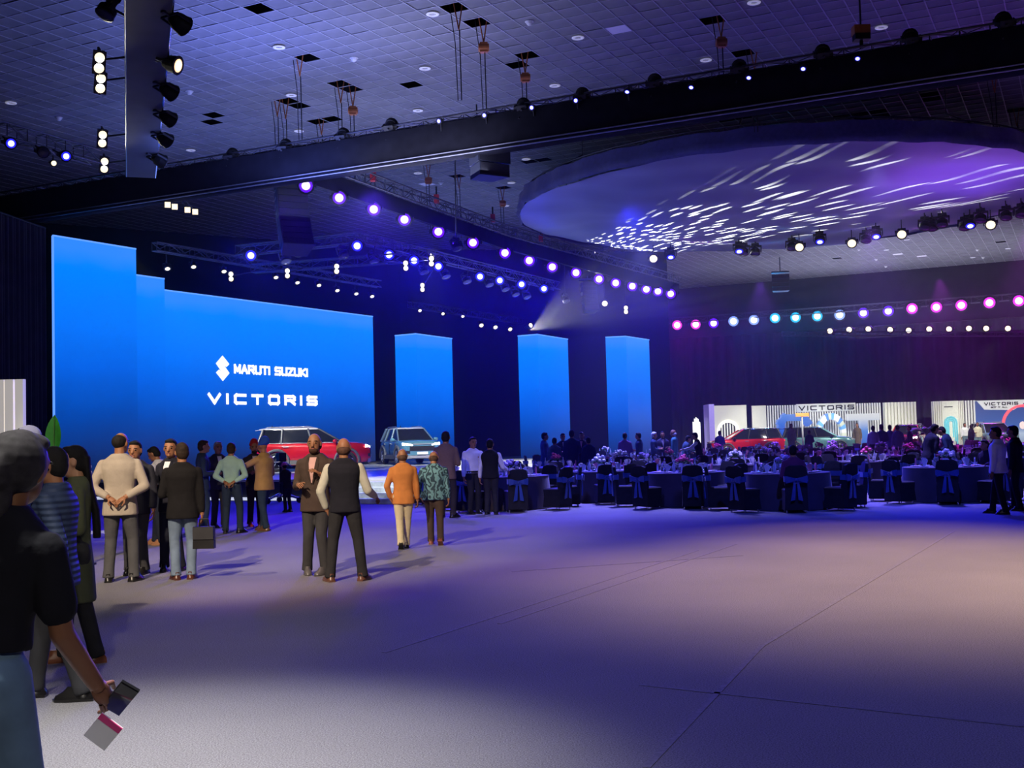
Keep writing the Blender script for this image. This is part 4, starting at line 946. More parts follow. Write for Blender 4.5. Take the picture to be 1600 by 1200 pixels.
for k, (xa, xb, lb) in enumerate(((-70, 8, 'wide warm white display panel at the left edge of the picture'), (9.5, 22.5, 'narrow warm white display panel, second from the left edge'), (25.5, 38, 'narrow warm white display panel beside the black curtain'))):
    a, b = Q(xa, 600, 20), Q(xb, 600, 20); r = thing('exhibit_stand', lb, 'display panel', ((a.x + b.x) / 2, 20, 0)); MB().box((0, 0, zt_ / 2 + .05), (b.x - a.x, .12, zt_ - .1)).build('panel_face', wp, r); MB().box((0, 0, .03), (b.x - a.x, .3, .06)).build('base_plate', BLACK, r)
p = Q(131, 733, 16.5); r = thing('flower_stand', 'small white flower arrangement on a stand behind the woman with long hair', 'flowers', (p.x, p.y, 0))
MB().cyl((0, 0, 0), (0, 0, p.z - .12), .04).cyl((0, 0, 0), (0, 0, .03), .16).build('stand', BLACK, r); fw_ = MB()
for k in range(9): fw_.ell((.07 * math.cos(k * 2.4), .07 * math.sin(k * 2.4), p.z - .06 + .03 * (k % 4)), (.05, .05, .045), 8, 5)
fw_.build('blossoms', mat('cream_petals', (.8, .75, .62), .7), r)
# ------------------------------------------------------------------ people
PM = {}
def pmat(c, kind='cloth'):
    k = (tuple(c), kind)
    if k not in PM:
        if kind == 'skin': PM[k] = mat('skin', c, .5, var=.06, scale=14, spec=.4)
        elif kind == 'hair': PM[k] = mat('hair', c, .75, var=.4, scale=30, spec=.2)
        elif kind == 'leather': PM[k] = mat('shoe_leather', c, .3, var=.15)
        elif kind == 'denim': PM[k] = mat('denim', c, .85, var=.3, scale=6, bump=.35)
        elif kind == 'leafprint':
            m = mat('printed_cloth', c, .8, var=.1); nt = m.node_tree; vo = nt.nodes.new('ShaderNodeTexWave'); vo.inputs['Scale'].default_value = 4; vo.inputs['Distortion'].default_value = 14; vo.inputs['Detail'].default_value = 1; vo.inputs['Detail Scale'].default_value = 2.2
            tc = next(n for n in nt.nodes if n.type == 'TEX_COORD'); nt.links.new(tc.outputs['Object'], vo.inputs['Vector'])
            rp = next(n for n in nt.nodes if n.type == 'VALTORGB'); nt.links.new(vo.outputs['Fac'], rp.inputs['Fac']); rp.color_ramp.elements[0].color = (.02, .05, .075, 1); rp.color_ramp.elements[0].position = .45; rp.color_ramp.elements[1].position = .6; PM[k] = m
        elif kind == 'quilt':
            m = mat('quilted_cloth', c, .6, var=.1, spec=.2); nt = m.node_tree; wv = nt.nodes.new('ShaderNodeTexWave'); wv.bands_direction = 'Z'; wv.inputs['Scale'].default_value = 8
            tc = next(n for n in nt.nodes if n.type == 'TEX_COORD'); nt.links.new(tc.outputs['Object'], wv.inputs['Vector'])
            bp = nt.nodes.new('ShaderNodeBump'); bp.inputs['Strength'].default_value = .4; bp.inputs['Distance'].default_value = .03; nt.links.new(wv.outputs['Fac'], bp.inputs['Height']); nt.links.new(bp.outputs['Normal'], nt.nodes['Principled BSDF'].inputs['Normal']); PM[k] = m
        else: PM[k] = mat('cloth', c, .9, var=.12, scale=7, bump=.7, spec=.12)
    return PM[k]
DARKEYE = mat('eye_dark', (.01, .008, .006), .2); LIPM = mat('lip', (.25, .07, .06), .5)
SK = (.33, .145, .07); SKD = (.22, .095, .045); SKL = (.48, .25, .14)
BLKH = (.008, .007, .007); GRYH = (.30, .29, .28); WHH = (.65, .65, .66)
BLKL = (.012, .011, .011); BRNL = (.20, .07, .03)
ARMS = {'down': ((.16, .02, -1), (.06, .16, -1)), 'back': ((.42, -.28, -1), (-.95, -.42, -.55)), 'hold': ((.22, -.02, -1), (-.45, .95, .12)), 'chest': ((.22, .10, -1), (-.55, .7, .65)),
        'reach': ((.22, .85, -.42), (-.05, 1, .02)), 'out': ((.34, .02, -1), (.30, .85, -.35)), 'front': ((.2, .0, -1), (-.62, .75, -.25)), 'swingf': ((.16, .30, -1), (.0, .55, -1)), 'swingb': ((.2, -.38, -1), (.05, -.15, -1)),
        'pocket': ((.36, -.12, -1), (-.25, .32, -.9)), 'away': ((.36, .05, -1), (.45, .30, -.75)), 'face': ((.2, .3, -1), (-.4, .5, 1)), 'bag': ((.12, 0, -1), (.05, .04, -1))}
PENDING = []
def hand(mb, w_, d, n, s, side, curl=.5, seg=5):
    """w_ wrist, d pointing direction, n palm normal, s hand length; side +1 right -1 left (thumb side)"""
    d = d.normalized(); n = (n - d * n.dot(d)).normalized(); u = d.cross(n) * side
    rt = Matrix((u, n, d)).transposed()
    mb.ell(w_ + d * s * .24, (s * .20, s * .085, s * .30), 8, 6, rt)
    mb.cyl(w_ - d * s * .22, w_ + d * s * .12, s * .14, s * .15, 8)
    for k, (o, L) in enumerate(((.145, .40), (.05, .45), (-.05, .42), (-.14, .33))):
        p0 = w_ + d * s * .47 + u * s * o; c = curl * (1 + .1 * k)
        d1 = (d * math.cos(c * .7) + n * math.sin(c * .7)); d2 = (d * math.cos(c * 1.7) + n * math.sin(c * 1.7))
        p1 = p0 + d1 * s * L * .52; p2 = p1 + d2 * s * L * .5; r_ = s * .047
        mb.cyl(p0 - d * s * .06, p1, r_, r_ * .92, seg, caps=False); mb.ell(p1, (r_ * .95,) * 3, seg, 4); mb.cyl(p1, p2, r_ * .92, r_ * .75, seg); mb.ell(p2, (r_ * .75,) * 3, seg, 4)
    p0 = w_ + d * s * .16 + u * s * .17; dt = (d * .72 + u * .6 + n * .35).normalized(); p1 = p0 + dt * s * .24; p2 = p1 + (d * .9 + u * .1 + n * .42).normalized() * s * .2
    mb.cyl(p0 - u * s * .08, p1, s * .062, s * .055, seg); mb.ell(p1, (s * .055,) * 3, seg, 4); mb.cyl(p1, p2, s * .052, s * .04, seg); mb.ell(p2, (s * .04,) * 3, seg, 4)

def person(label, loc, rz, H, top='jacket', tc=(.05, .05, .06), lc=(.03, .03, .035), sk=SK, hair='short', hc=BLKH, R_='down', L_='down', feet=((.06, .0, 8), (-.06, .0, -8)), lean=0, yaw=0, nod=0,
           shoe=BLKL, collar=None, ck='cloth', lk='cloth', vest=None, sit=False, vox=None, fat=1.0, belt=None, extra=None, glasses=False, beard=None, cat='person', tie=None, sidelean=0):
    loc = Vector(loc); vox = vox or max(.011, min(.034, loc.y * .0008)); seg = 10
    root = bpy.data.objects.new('person', None)
    hz = .32 if sit else .530
    UP = Matrix.Translation((0, 0, hz * H)) @ Matrix.Rotation(-R(lean), 4, 'X') @ Matrix.Rotation(R(sidelean), 4, 'Y')
    def U(x, y, z): return UP @ Vector((x * H, y * H, z * H))
    HP = UP @ Matrix.Translation((0, .004 * H, .326 * H)) @ Matrix.Rotation(R(yaw), 4, 'Z') @ Matrix.Rotation(-R(nod), 4, 'X') @ Matrix.Scale(1.07, 4)
    def Hd(x, y, z): return HP @ Vector((x * H, y * H, z * H))
    HR = HP.to_3x3()
    body, ext = MB(), MB()
    # head and neck
    hc0 = (0, .012, .075)
    body.ell(Hd(*hc0), (.0435 * H, .053 * H, .058 * H), 16, 12, HR)
    body.ell(Hd(0, .026, .040), (.034 * H, .036 * H, .042 * H), 14, 10, HR)
    body.cap(Hd(0, .062, .075), Hd(0, .071, .052), .0065 * H, .0105 * H, 8)       # nose
    body.ell(Hd(0, .056, .020), (.014 * H, .012 * H, .012 * H), 8, 6, HR)           # chin
    for s in (-1, 1):
        body.ell(Hd(s * .0455, .008, .064), (.006 * H, .012 * H, .019 * H), 8, 6, HR)
        body.ell(Hd(s * .021, .046, .085), (.014 * H, .012 * H, .007 * H), 8, 6, HR)  # brow
        ext.ell(Hd(s * .0195, .0575, .070), (.0075 * H, .004 * H, .0042 * H), 8, 5, HR, mi=1)
        ext.ell(Hd(s * .0205, .0605, .0835), (.0125 * H, .003 * H, .0028 * H), 8, 4, HR, mi=1)
    ext.ell(Hd(0, .0625, .0335), (.0145 * H, .004 * H, .0045 * H), 8, 4, HR, mi=2)
    body.cap(U(0, -.006, .28), Hd(0, .0, .04), .036 * H, .034 * H, 10)
    # slim continuous body under the clothes
    body.loft([[U(q * .075 * math.cos(t), q * .045 * math.sin(t), z) for t in [6.28318 * k / 14 for k in range(14)]] for z, q in ((-.03, .9), (.03, 1), (.12, .95), (.2, 1.02), (.26, 1.0), (.29, .6))])
    garm = MB(); slv = MB(); trs = MB(); shoes = []
    # arms
    wr = {}
    short = top in ('polo',)
    for s, nm in ((1, R_), (-1, L_)):
        ua, fa = ARMS[nm] if isinstance(nm, str) else nm
        ua = (UP.to_3x3() @ Vector((ua[0] * s, ua[1], ua[2]))).normalized(); fa = (UP.to_3x3() @ Vector((fa[0] * s, fa[1], fa[2]))).normalized()
        sh = U(s * .104 * (.5 + .5 * fat), -.003, .257); el = sh + ua * .168 * H; w_ = el + fa * .140 * H; wr[s] = (w_, fa, el, ua)
        body.cap(sh, el, .028 * H, .024 * H, 8); body.cap(el, w_, .0245 * H, .0175 * H, 8)
        n_ = Vector((-s, .2, 0)) if abs(fa.z) > .6 else Vector((-s * .5, 0, -.6))
        hand(ext, w_, fa, UP.to_3x3() @ n_, .108 * H, s, .55, 6 if loc.y < 20 else 4)
        g = slv if vest is not None else garm
        if short: g.cap(sh, sh + ua * .115 * H, .037 * H, .040 * H, 10)
        else: g.cap(sh, el, .036 * H * (.6 + .4 * fat), .033 * H, 10); g.cap(el, el + fa * .118 * H, .034 * H, .026 * H, 10)
    # legs
    for s, (fx, fy, yw) in ((1, feet[0]), (-1, feet[1])):
        hip = Vector((s * .050 * H, 0, hz * H)); fz = .045
        if isinstance(yw, tuple): yw, fz = yw
        if sit: kn = Vector((s * .055 * H, .24 * H, hz * H)); an = Vector((s * .055 * H, .24 * H, .045 * H))
        else:
            an = Vector((fx * H, fy * H, fz * H)); d = an - hip; L = min(d.length, .489 * H); a_ = .5 * L; hgt = math.sqrt(max(0, (.245 * H) ** 2 - a_ ** 2)); f = Vector((math.sin(R(-yw)), math.cos(R(-yw)), 0)); f = (f - d.normalized() * f.dot(d.normalized())).normalized(); kn = hip + d.normalized() * a_ + f * hgt
        body.cap(hip, kn, .045 * H, .030 * H, 10); body.cap(kn, an, .030 * H, .020 * H, 8)
        k_ = (.6 + .4 * fat); sd = (an - kn).normalized()
        trs.cap(hip + Vector((0, -.004 * H, -.01 * H)), kn, .060 * H * k_, .041 * H, 12); trs.cap(kn, an - sd * .012 * H, .041 * H, .035 * H, 12); trs.cyl(an - sd * .05 * H, an + sd * .018 * H, .036 * H, .040 * H, 12)
        c, s_ = math.cos(R(yw)), math.sin(R(yw)); rt = Matrix.Rotation(R(yw), 3, 'Z')
        if fz > .05: rt = rt @ Matrix.Rotation(R(-38), 3, 'X')
        sm = MB(); b0 = Vector((an.x, an.y, an.z - .045 * H))
        outl = [(-.021, -.045), (.021, -.045), (.026, .01), (.029, .06), (.022, .098), (0, .112), (-.022, .098), (-.029, .06), (-.026, .01)]
        def shp(q, z): return [b0 + Vector((0, 0, .045 * H)) + rt @ Vector((x * H * q, y * H * (q if y > .0 else 1), z * H - .045 * H)) for x, y in outl]
        sm.loft([shp(1.05, .0), shp(1.07, .010)], smooth=False); 
        def up_(q, yc, z): return [b0 + Vector((0, 0, .045 * H)) + rt @ Vector((x * H * q, (yc + (y - yc) * q) * H, z * H - .045 * H)) for x, y in outl]
        sm.loft([up_(1, .0, .010), up_(.96, .0, .022), up_(.72, -.01, .036), up_(.62, -.025, .058)])
        shoes.append(sm)
    trs.ell((0, -.008 * H, hz * H + .012 * H), (.092 * H * (.5 + .5 * fat), .060 * H * fat, .072 * H), 16, 10)
    if not sit: trs.loft([[(q[0] * H, q[1] * H, hz * H + .07 * H) for q in [(.084 * math.cos(t), .058 * fat * math.sin(t)) for t in [6.283 * k / 16 for k in range(16)]]], [(q[0] * H, q[1] * H, hz * H) for q in [(.095 * math.cos(t), .066 * fat * math.sin(t)) for t in [6.283 * k / 16 for k in range(16)]]]])
    # torso garment rings: z, half width, half depth, y shift (upper frame)
    F_ = fat
    base = [(.05, .090 * F_, .064 * F_, 0), (.11, .088 * F_, .064 * F_, 0), (.17, .097 * F_, .069 * F_, 0), (.225, .109 * F_, .072 * F_, -.002), (.266, .112 * (.5 + .5 * F_), .062 * F_, -.004), (.288, .098, .053, -.006), (.308, .072, .047, -.009), (.330, .044, .041, -.009)]
    hem = {'jacket': [(-.085, .108 * F_, .080 * F_, 0), (-.02, .103 * F_, .078 * F_, 0)], 'dress': [(-.25, .12, .085, 0), (-.08, .105, .075, 0)], 'vest': [(-.05, .104 * F_, .078 * F_, 0), (-.01, .101 * F_, .074 * F_, 0)], 'polo': [(.055, .096 * F_, .07 * F_, 0)]}.get(top, [(.0, .097 * F_, .071 * F_, 0)])
    if top == 'loose': hem = [(-.06, .108 * F_, .082 * F_, 0), (-.01, .104 * F_, .078 * F_, 0)]
    if top == 'polo': base = base[1:]
    if top in ('jacket', 'vest', 'dress', 'loose'): base = [(z, a + .004, b + .004, y) for z, a, b, y in base]
    garm.loft([[U(a * math.copysign(abs(math.cos(t)) ** .85, math.cos(t)), y + b * math.copysign(abs(math.sin(t)) ** .85, math.sin(t)), z) for t in [6.28318 * k / 20 for k in range(20)]] for z, a, b, y in hem + base])
    # make objects
    def later(name, mb, m, parent, ex=None, mats=None, it=6, v=vox, ob=None):
        me = mb.mesh(name, mats or m)
        o = bpy.data.objects.new(name, me); COL.objects.link(o)
        if parent is not None: o.parent = parent
        md = o.modifiers.new('r', 'REMESH'); md.mode = 'VOXEL'; md.voxel_size = v; md.use_smooth_shade = True
        sm = o.modifiers.new('s', 'SMOOTH'); sm.iterations = it; sm.factor = .5
        PENDING.append((o, ex, mats or [m])); return o
    bpy.data.objects.remove(root)
    skm = pmat(sk, 'skin')
    r = later('person', body, skm, None, ext, [skm, DARKEYE, LIPM], 2, vox * .8)
    r.location = loc; r.rotation_euler = (0, 0, rz); tag(r, label, cat)
    gname = {'jacket': 'jacket', 'dress': 'long_top', 'vest': 'waistcoat', 'polo': 'polo_shirt', 'loose': 'shirt'}.get(top, 'shirt')
    later(gname, garm, pmat(vest if vest is not None else tc, ck), r)
    if vest is not None: later('shirt', slv, pmat(tc), r)
    later('trousers', trs, pmat(lc, lk), r)
    for sm in shoes: sm.build('shoe', pmat(shoe, 'leather'), r)
    # collar, shirt front
    if collar is not None:
        cm = MB(); cm.loft([[Hd(.041 * math.cos(t), -.008 + .040 * math.sin(t), z) for t in [6.283 * k / 14 for k in range(14)]] for z in (-.036, -.012)], caps=False)
        if top in ('jacket', 'vest', 'loose'):
            rows = []
            for z, wd in ((.300, .026), (.26, .024), (.21, .018), (.16, .010), (.12, .003)):
                b = [(a, bb, y) for zz, a, bb, y in base if zz >= z - .001][0]; rows.append([U(x, b[2] + b[1] * math.sqrt(1 - (x / b[0]) ** 2) + .006, z) for x in (-wd, -wd * .5, 0, wd * .5, wd)])
            cm.loft(rows, closed=False)
        cm.build('shirt_collar', pmat(collar), r)
        if top == 'jacket' and loc.y < 45:
            for s in (-1, 1):
                rows = []
                for z, wd, ww in ((.306, .030, .012), (.26, .025, .024), (.21, .019, .026), (.16, .011, .016), (.115, .003, .004)):
                    b = [(a, bb, y) for zz, a, bb, y in base if zz >= z - .001][0]; rows.append([U(s * x, b[2] + b[1] * math.sqrt(1 - (x / b[0]) ** 2) + .010, z) for x in (wd, wd + ww * .5, wd + ww)])
                MB().loft(rows, closed=False).build('lapel', pmat([q * .8 for q in tc]), r)
    if belt is not None: MB().loft([[(.1 * H * F_ * math.cos(t), .072 * H * F_ * math.sin(t), z * H + hz * H) for t in [6.283 * k / 16 for k in range(16)]] for z in (.008, .032)], caps=False).build('belt', pmat(belt, 'leather'), r)
    # hair
    hm = MB(); hmat = pmat(hc, 'hair')
    if hair in ('short', 'long', 'bun', 'cap'):
        hm.ell(Hd(0, .000, .086), (.0465 * H, .055 * H, .055 * H), 14, 10, HR); hm.ell(Hd(0, -.014, .066), (.045 * H, .041 * H, .052 * H), 12, 8, HR)
        hm.ell(Hd(0, .030, .118), (.036 * H, .030 * H, .018 * H), 10, 6, HR)
    if hair == 'bald': 
        hm.ell(Hd(0, -.004, .050), (.0462 * H, .0525 * H, .036 * H), 14, 8, HR)
    if hair == 'thin': hm.ell(Hd(0, -.004, .078), (.046 * H, .0545 * H, .046 * H), 14, 10, HR)
    if hair == 'long':
        hm.loft([[Hd(x * 1.0, -.045 + yy, z) for x, yy in [(w_ * math.cos(t), .018 * math.sin(t) + o_) for t in [6.283 * k / 10 for k in range(10)]]] for z, w_, o_ in ((.09, .036, .0), (.03, .046, -.002), (-.04, .044, -.01), (-.14, .040, -.035), (-.22, .028, -.04), (-.27, .010, -.04))])
    if hair == 'bun': hm.ell(Hd(0, -.058, .060), (.035 * H, .03 * H, .042 * H), 10, 8, HR); hm.ell(Hd(0, -.046, .01), (.035 * H, .024 * H, .05 * H), 10, 8, HR)
    if hair == 'bun' and loc.y < 5: hm.ell(Hd(0, -.012, .078), (.056 * H, .060 * H, .060 * H), 16, 10, HR); hm.ell(Hd(-.03, -.05, .05), (.04 * H, .03 * H, .05 * H), 10, 8, HR)
    if hair == 'turban':
        for k in range(5): hm.ell(Hd(0, -.004 - .003 * k, .096 + .007 * k), ((.057 - .003 * k) * H, (.066 - .003 * k) * H, (.020 + .008 * k) * H), 16, 8, HR @ Matrix.Rotation(R(-14 + 5 * k), 3, 'X') @ Matrix.Rotation(R(8 if k % 2 else -8), 3, 'Y'))
    if hm.v:
        later('turban' if hair == 'turban' else 'hair', hm, pmat(hc) if hair == 'turban' else hmat, r, v=vox * .75, it=1)
    if hair == 'cap' or (extra and extra.get('cap')):
        c_ = (extra or {}).get('cap', (.1, .2, .6)); cm = MB().ell(Hd(0, .0, .098), (.050 * H, .058 * H, .048 * H), 14, 9, HR); cm.ell(Hd(0, .066, .092), (.038 * H, .036 * H, .006 * H), 12, 6, HR); cm.build('cap', pmat(c_), r)
    if beard is not None:
        bm_ = MB().ell(Hd(0, .042, .020), (.033 * H, .027 * H, .022 * H), 10, 8, HR).ell(Hd(0, .062, .042), (.015 * H, .006 * H, .005 * H), 8, 5, HR); later('beard', bm_, pmat(beard, 'hair'), r, v=vox * .7, it=1)
    if glasses:
        gm = MB()
        for s in (-1, 1):
            ce = Hd(s * .02, .066, .071); gm.tube([ce + HR @ Vector((.014 * H * math.cos(t), 0, .010 * H * math.sin(t))) for t in [6.283 * k / 8 for k in range(9)]], .0018 * H, 4); gm.cyl(Hd(s * .034, .064, .073), Hd(s * .047, .0, .073), .0015 * H, n=4)
        gm.build('glasses', BLACK, r)
    r['_w'] = 0
    del r['_w']
    return r, wr, U
def ground(x, y):
    return P(x, y, 0)
def hgt(x, yf, yt, Z=None):
    p = P(x, yf, 0); return Q(x, yt, p.y).z
N_ = -R(0)
def std(label, x, yf, yt, face, **k):
    """face: degrees, 0 = back to the camera (looking away), 90 = looking to picture left, 180 = toward the camera, -90 = picture right"""
    p = P(x, yf, 0); H = Q(x, yt, p.y).z * k.pop('hk', 1); return person(label, p, R(face) - math.atan2(p.x, p.y) * .6, H, **k)
def far(label, x, Z, yt, face, z0=0, **k):
    q = Q(x, yt, Z); H = (q.z - z0) * k.pop('hk', 1); return person(label, (q.x, Z, z0), R(face) - math.atan2(q.x, Z) * .6, H, **k)
# ---- left group
WSH = (.72, .72, .74); NAVY = (.02, .028, .055); CHAR = (.035, .035, .04)
# foreground figure, cropped by the left edge
fg_p = Q(-34, 900, 3.9)
fg, fgw, fgU = person('person in black polo and blue jeans hurrying past at the left edge, hair tied up', (fg_p.x, fg_p.y, 0), R(-14), 1.725, top='polo', tc=(.012, .012, .016), lc=(.10, .17, .26), lk='denim', sk=SKD, hair='bun', hc=(.03, .027, .03), R_=((.26, .22, -1), (.34, .80, -.95)), L_='swingb', feet=((.055, .10, 0), (-.055, -.08, 0)), lean=3, sidelean=10, vox=.010, fat=1.0)
pk = pmat((.085, .15, .235), 'denim')
for s in (-1, 1):
    MB().loft([[(s * .075 + x, -.118 - dy, z) for x, z in ((-.065, .93), (.065, .93), (.062, .82), (0, .79), (-.062, .82))] for dy in (0, .012)], smooth=False).build('back_pocket', pk, fg)
M_ = Matrix.Translation(fg.location) @ Matrix.Rotation(R(-14), 4, 'Z')
hp = M_ @ (fgw[1][0] + fgw[1][1] * .10)
r = thing('mobile_phone', 'black phone held in the hand of the hurrying person at left', 'phone', hp + Vector((.045, -.01, .02))); r.rotation_euler = (R(35), R(35), R(20))
MB().box((0, 0, 0), (.07, .011, .14)).build('phone_body', BLACK, r); MB().box((0, -.007, .0), (.065, .003, .13)).build('phone_glass', mat('phone_glass', (.02, .02, .03), .05), r)
r = thing('paper_slip', 'white paper slip with pink band in the hand of the hurrying person', 'paper', hp + Vector((-.01, -.03, -.09))); r.rotation_euler = (R(25), R(40), R(10))
MB().box((0, 0, 0), (.09, .006, .12)).build('paper_sheet', mat('white_paper', (.85, .85, .85), .7, var=.03), r); MB().box((0, -.0045, .048), (.09, .004, .026)).build('pink_band', mat('pink_print', (.75, .05, .25), .6), r)
std('man in dark blue quilted jacket walking left, just behind the black polo', 88, 1092, 699, 80, top='jacket', tc=(.03, .045, .09), ck='quilt', lc=(.03, .03, .035), lk='denim', sk=SK, R_='swingf', L_='swingb', feet=((.05, .10, 0), (-.05, -.12, 0)), collar=WSH, fat=1.12, vox=.012)
std('woman with long black hair and dark olive top at left, face in profile', 122, 1035, 697, 98, top='dress', tc=(.09, .10, .05), lc=(.03, .03, .03), sk=SKL, hair='long', hc=BLKH, R_='down', L_='hold', feet=((.05, .06, 0), (-.05, -.08, 0)), shoe=BRNL, fat=.88, vox=.012)
far('person in blue cap half hidden behind the hurrying person at left', 46, 10.3, 668, 60, top='jacket', tc=(.03, .05, .16), lc=NAVY, hair='cap', extra={'cap': (.45, .5, .75)}, vox=.014)
std('tall man in beige blazer and grey trousers seen from behind, hands clasped behind him', 189, 909, 676, -4, top='jacket', tc=(.42, .36, .29), lc=(.085, .085, .09), R_='back', L_='back', hair='thin', hc=(.015, .012, .01), feet=((.085, .0, -18), (-.08, .0, 6)), yaw=-22, fat=1.1, vox=.012)
std('man in dark suit facing the beige blazer, mostly hidden behind it', 214, 897, 689, 168, top='jacket', tc=(.03, .03, .04), lc=(.05, .05, .055), R_='hold', L_='down', collar=WSH, sk=SK, vox=.014)
std('young man in white shirt looking down, standing before the blue screen', 249, 851, 696, 68, top='shirt', tc=WSH, lc=(.025, .03, .045), R_='hold', L_='hold', nod=28, shoe=(.42, .20, .10), belt=BLKL, feet=((.05, .07, 0), (-.055, -.06, 6)), vox=.013)
std('man in black blazer and blue jeans seen from behind, carrying a bag', 287, 905, 692, -3, top='jacket', tc=(.014, .013, .014), lc=(.16, .22, .31), lk='denim', R_='bag', L_='hold', hair='short', hc=(.03, .018, .012), yaw=20, collar=(.6, .3, .3), shoe=(.09, .03, .02), feet=((.055, .0, -6), (-.05, -.02, 25)), fat=1.12, vox=.012)
std('man in dark suit facing the camera behind the black blazer, face turned left', 270, 892, 686, 150, top='jacket', tc=(.02, .02, .03), lc=(.02, .022, .035), collar=WSH, R_='hold', L_='down', yaw=20, feet=((.06, .02, 30), (-.06, -.02, 0)), vox=.013)
bg = P(319, 857, .03); bz = Q(319, 822, 14.3)
r = thing('briefcase', 'black leather document bag held beside the man in blue jeans', 'bag', (Q(319, 838, 14.25).x, 14.25, Q(319, 857, 14.25).z))
MB().loft([[(-.13, -.05, 0), (.13, -.05, 0), (.13, .05, 0), (-.13, .05, 0)], [(-.125, -.045, .27), (.125, -.045, .27), (.125, .045, .27), (-.125, .045, .27)]], smooth=False).build('bag_body', BLACK, r)
MB().box((0, -.056, .19), (.25, .012, .15)).build('front_flap', DARK, r); MB().tube([(-.06, 0, .27), (-.05, 0, .36), (.05, 0, .36), (.06, 0, .27)], .009, 6).build('handle', BLACK, r)
std('man in navy suit in profile facing right, left of the green shirt', 318, 829, 688, -78, top='jacket', tc=(.045, .07, .12), lc=(.05, .08, .13), collar=WSH, R_='hold', L_='hold', hair='short', hc=(.05, .03, .02), sk=SKL, shoe=BRNL, vox=.014)
std('grey-haired man in dark suit facing the camera behind the green shirt', 342, 824, 690, 205, top='jacket', tc=(.05, .05, .06), lc=(.05, .048, .05), hair='short', hc=GRYH, collar=WSH, R_='hold', L_='down', vox=.014)
std('man in pale green shirt seen from behind, hands clasped at his back', 363, 833, 692, -8, top='shirt', tc=(.38, .58, .47), lc=(.03, .045, .07), R_='back', L_='back', hair='short', hc=(.03, .015, .01), belt=BLKL, feet=((.085, .01, -28), (-.075, .0, 10)), vox=.013)
std('man in tan blazer and blue turban reaching out to his left', 414, 829, 687, 62, top='jacket', tc=(.46, .27, .10), lc=(.03, .05, .085), hair='turban', hc=(.03, .09, .42), R_='hold', L_='reach', beard=BLKH, shoe=(.16, .08, .04), fat=1.2, feet=((.05, .05, 0), (-.05, -.05, 0)), vox=.013)
std('man in dark suit and red turban behind the tan blazer', 399, 822, 690, 190, top='jacket', tc=(.03, .025, .03), lc=(.05, .035, .03), hair='turban', hc=(.45, .03, .03), R_='hold', L_='chest', beard=BLKH, shoe=(.4, .04, .03), collar=(.6, .5, .5), vox=.014)
# ---- centre group
std('balding man in brown suit facing the camera, open pink shirt', 496, 897, 677, 164, top='jacket', tc=(.07, .047, .038), lc=(.05, .048, .05), hair='bald', hc=BLKH, sk=SK, R_='hold', L_='chest', collar=(.62, .36, .32), shoe=(.10, .09, .09), feet=((.075, .0, 25), (-.07, .03, -20)), beard=(.06, .03, .02), fat=1.08, vox=.011, yaw=6)
std('man in black waistcoat over cream shirt seen from behind, bald crown', 541, 908, 684, -2, top='vest', tc=(.55, .53, .42), vest=(.018, .018, .025), lc=(.035, .034, .036), hair='bald', hc=(.09, .045, .03), sk=SK, R_='out', L_='pocket', shoe=(.16, .07, .045), feet=((.115, .0, -22), (-.11, .0, 25)), fat=1.08, vox=.011)
std('short man in orange blazer and cream trousers walking away', 632, 857, 701, 3, top='jacket', tc=(.55, .20, .055), lc=(.62, .52, .33), hair='bald', hc=(.09, .05, .035), sk=SK, R_='down', L_='pocket', feet=((.02, .06, 0), (-.035, -.10, (0, .055))), shoe=BLKL, fat=1.05, vox=.012)
std('man in teal leaf-print shirt walking away beside the orange blazer', 680, 851, 709, -4, top='loose', tc=(.12, .26, .30), ck='leafprint', lc=(.075, .05, .04), hair='bald', hc=(.09, .05, .035), sk=SK, R_='down', L_='pocket', feet=((.07, -.12, (0, .06)), (-.05, .07, 0)), shoe=(.25, .08, .05), fat=1.22, lean=4, nod=14, vox=.012, hk=1.04)
std('tall man in brown jacket seen from behind, right of the leaf-print shirt', 699, 809, 674, -10, top='jacket', tc=(.16, .105, .08), lc=(.03, .025, .03), hair='short', hc=(.015, .01, .01), R_='hold', L_='hold', yaw=0, fat=1.1, feet=((.07, .0, -30), (-.06, .0, 5)), vox=.015)
std('man in white shirt facing right with a hand on his chest', 741, 803, 683, 206, top='shirt', tc=WSH, lc=(.02, .02, .03), R_='down', L_='chest', sk=SK, hair='short', hc=BLKH, fat=1.15, vox=.015, belt=BLKL)
std('man in black waistcoat and white sleeves seen from behind by the first table', 768, 804, 686, -8, top='vest', tc=WSH, vest=(.015, .015, .02), lc=(.025, .025, .035), R_='out', L_='down', hair='short', hc=BLKH, fat=1.15, vox=.015)
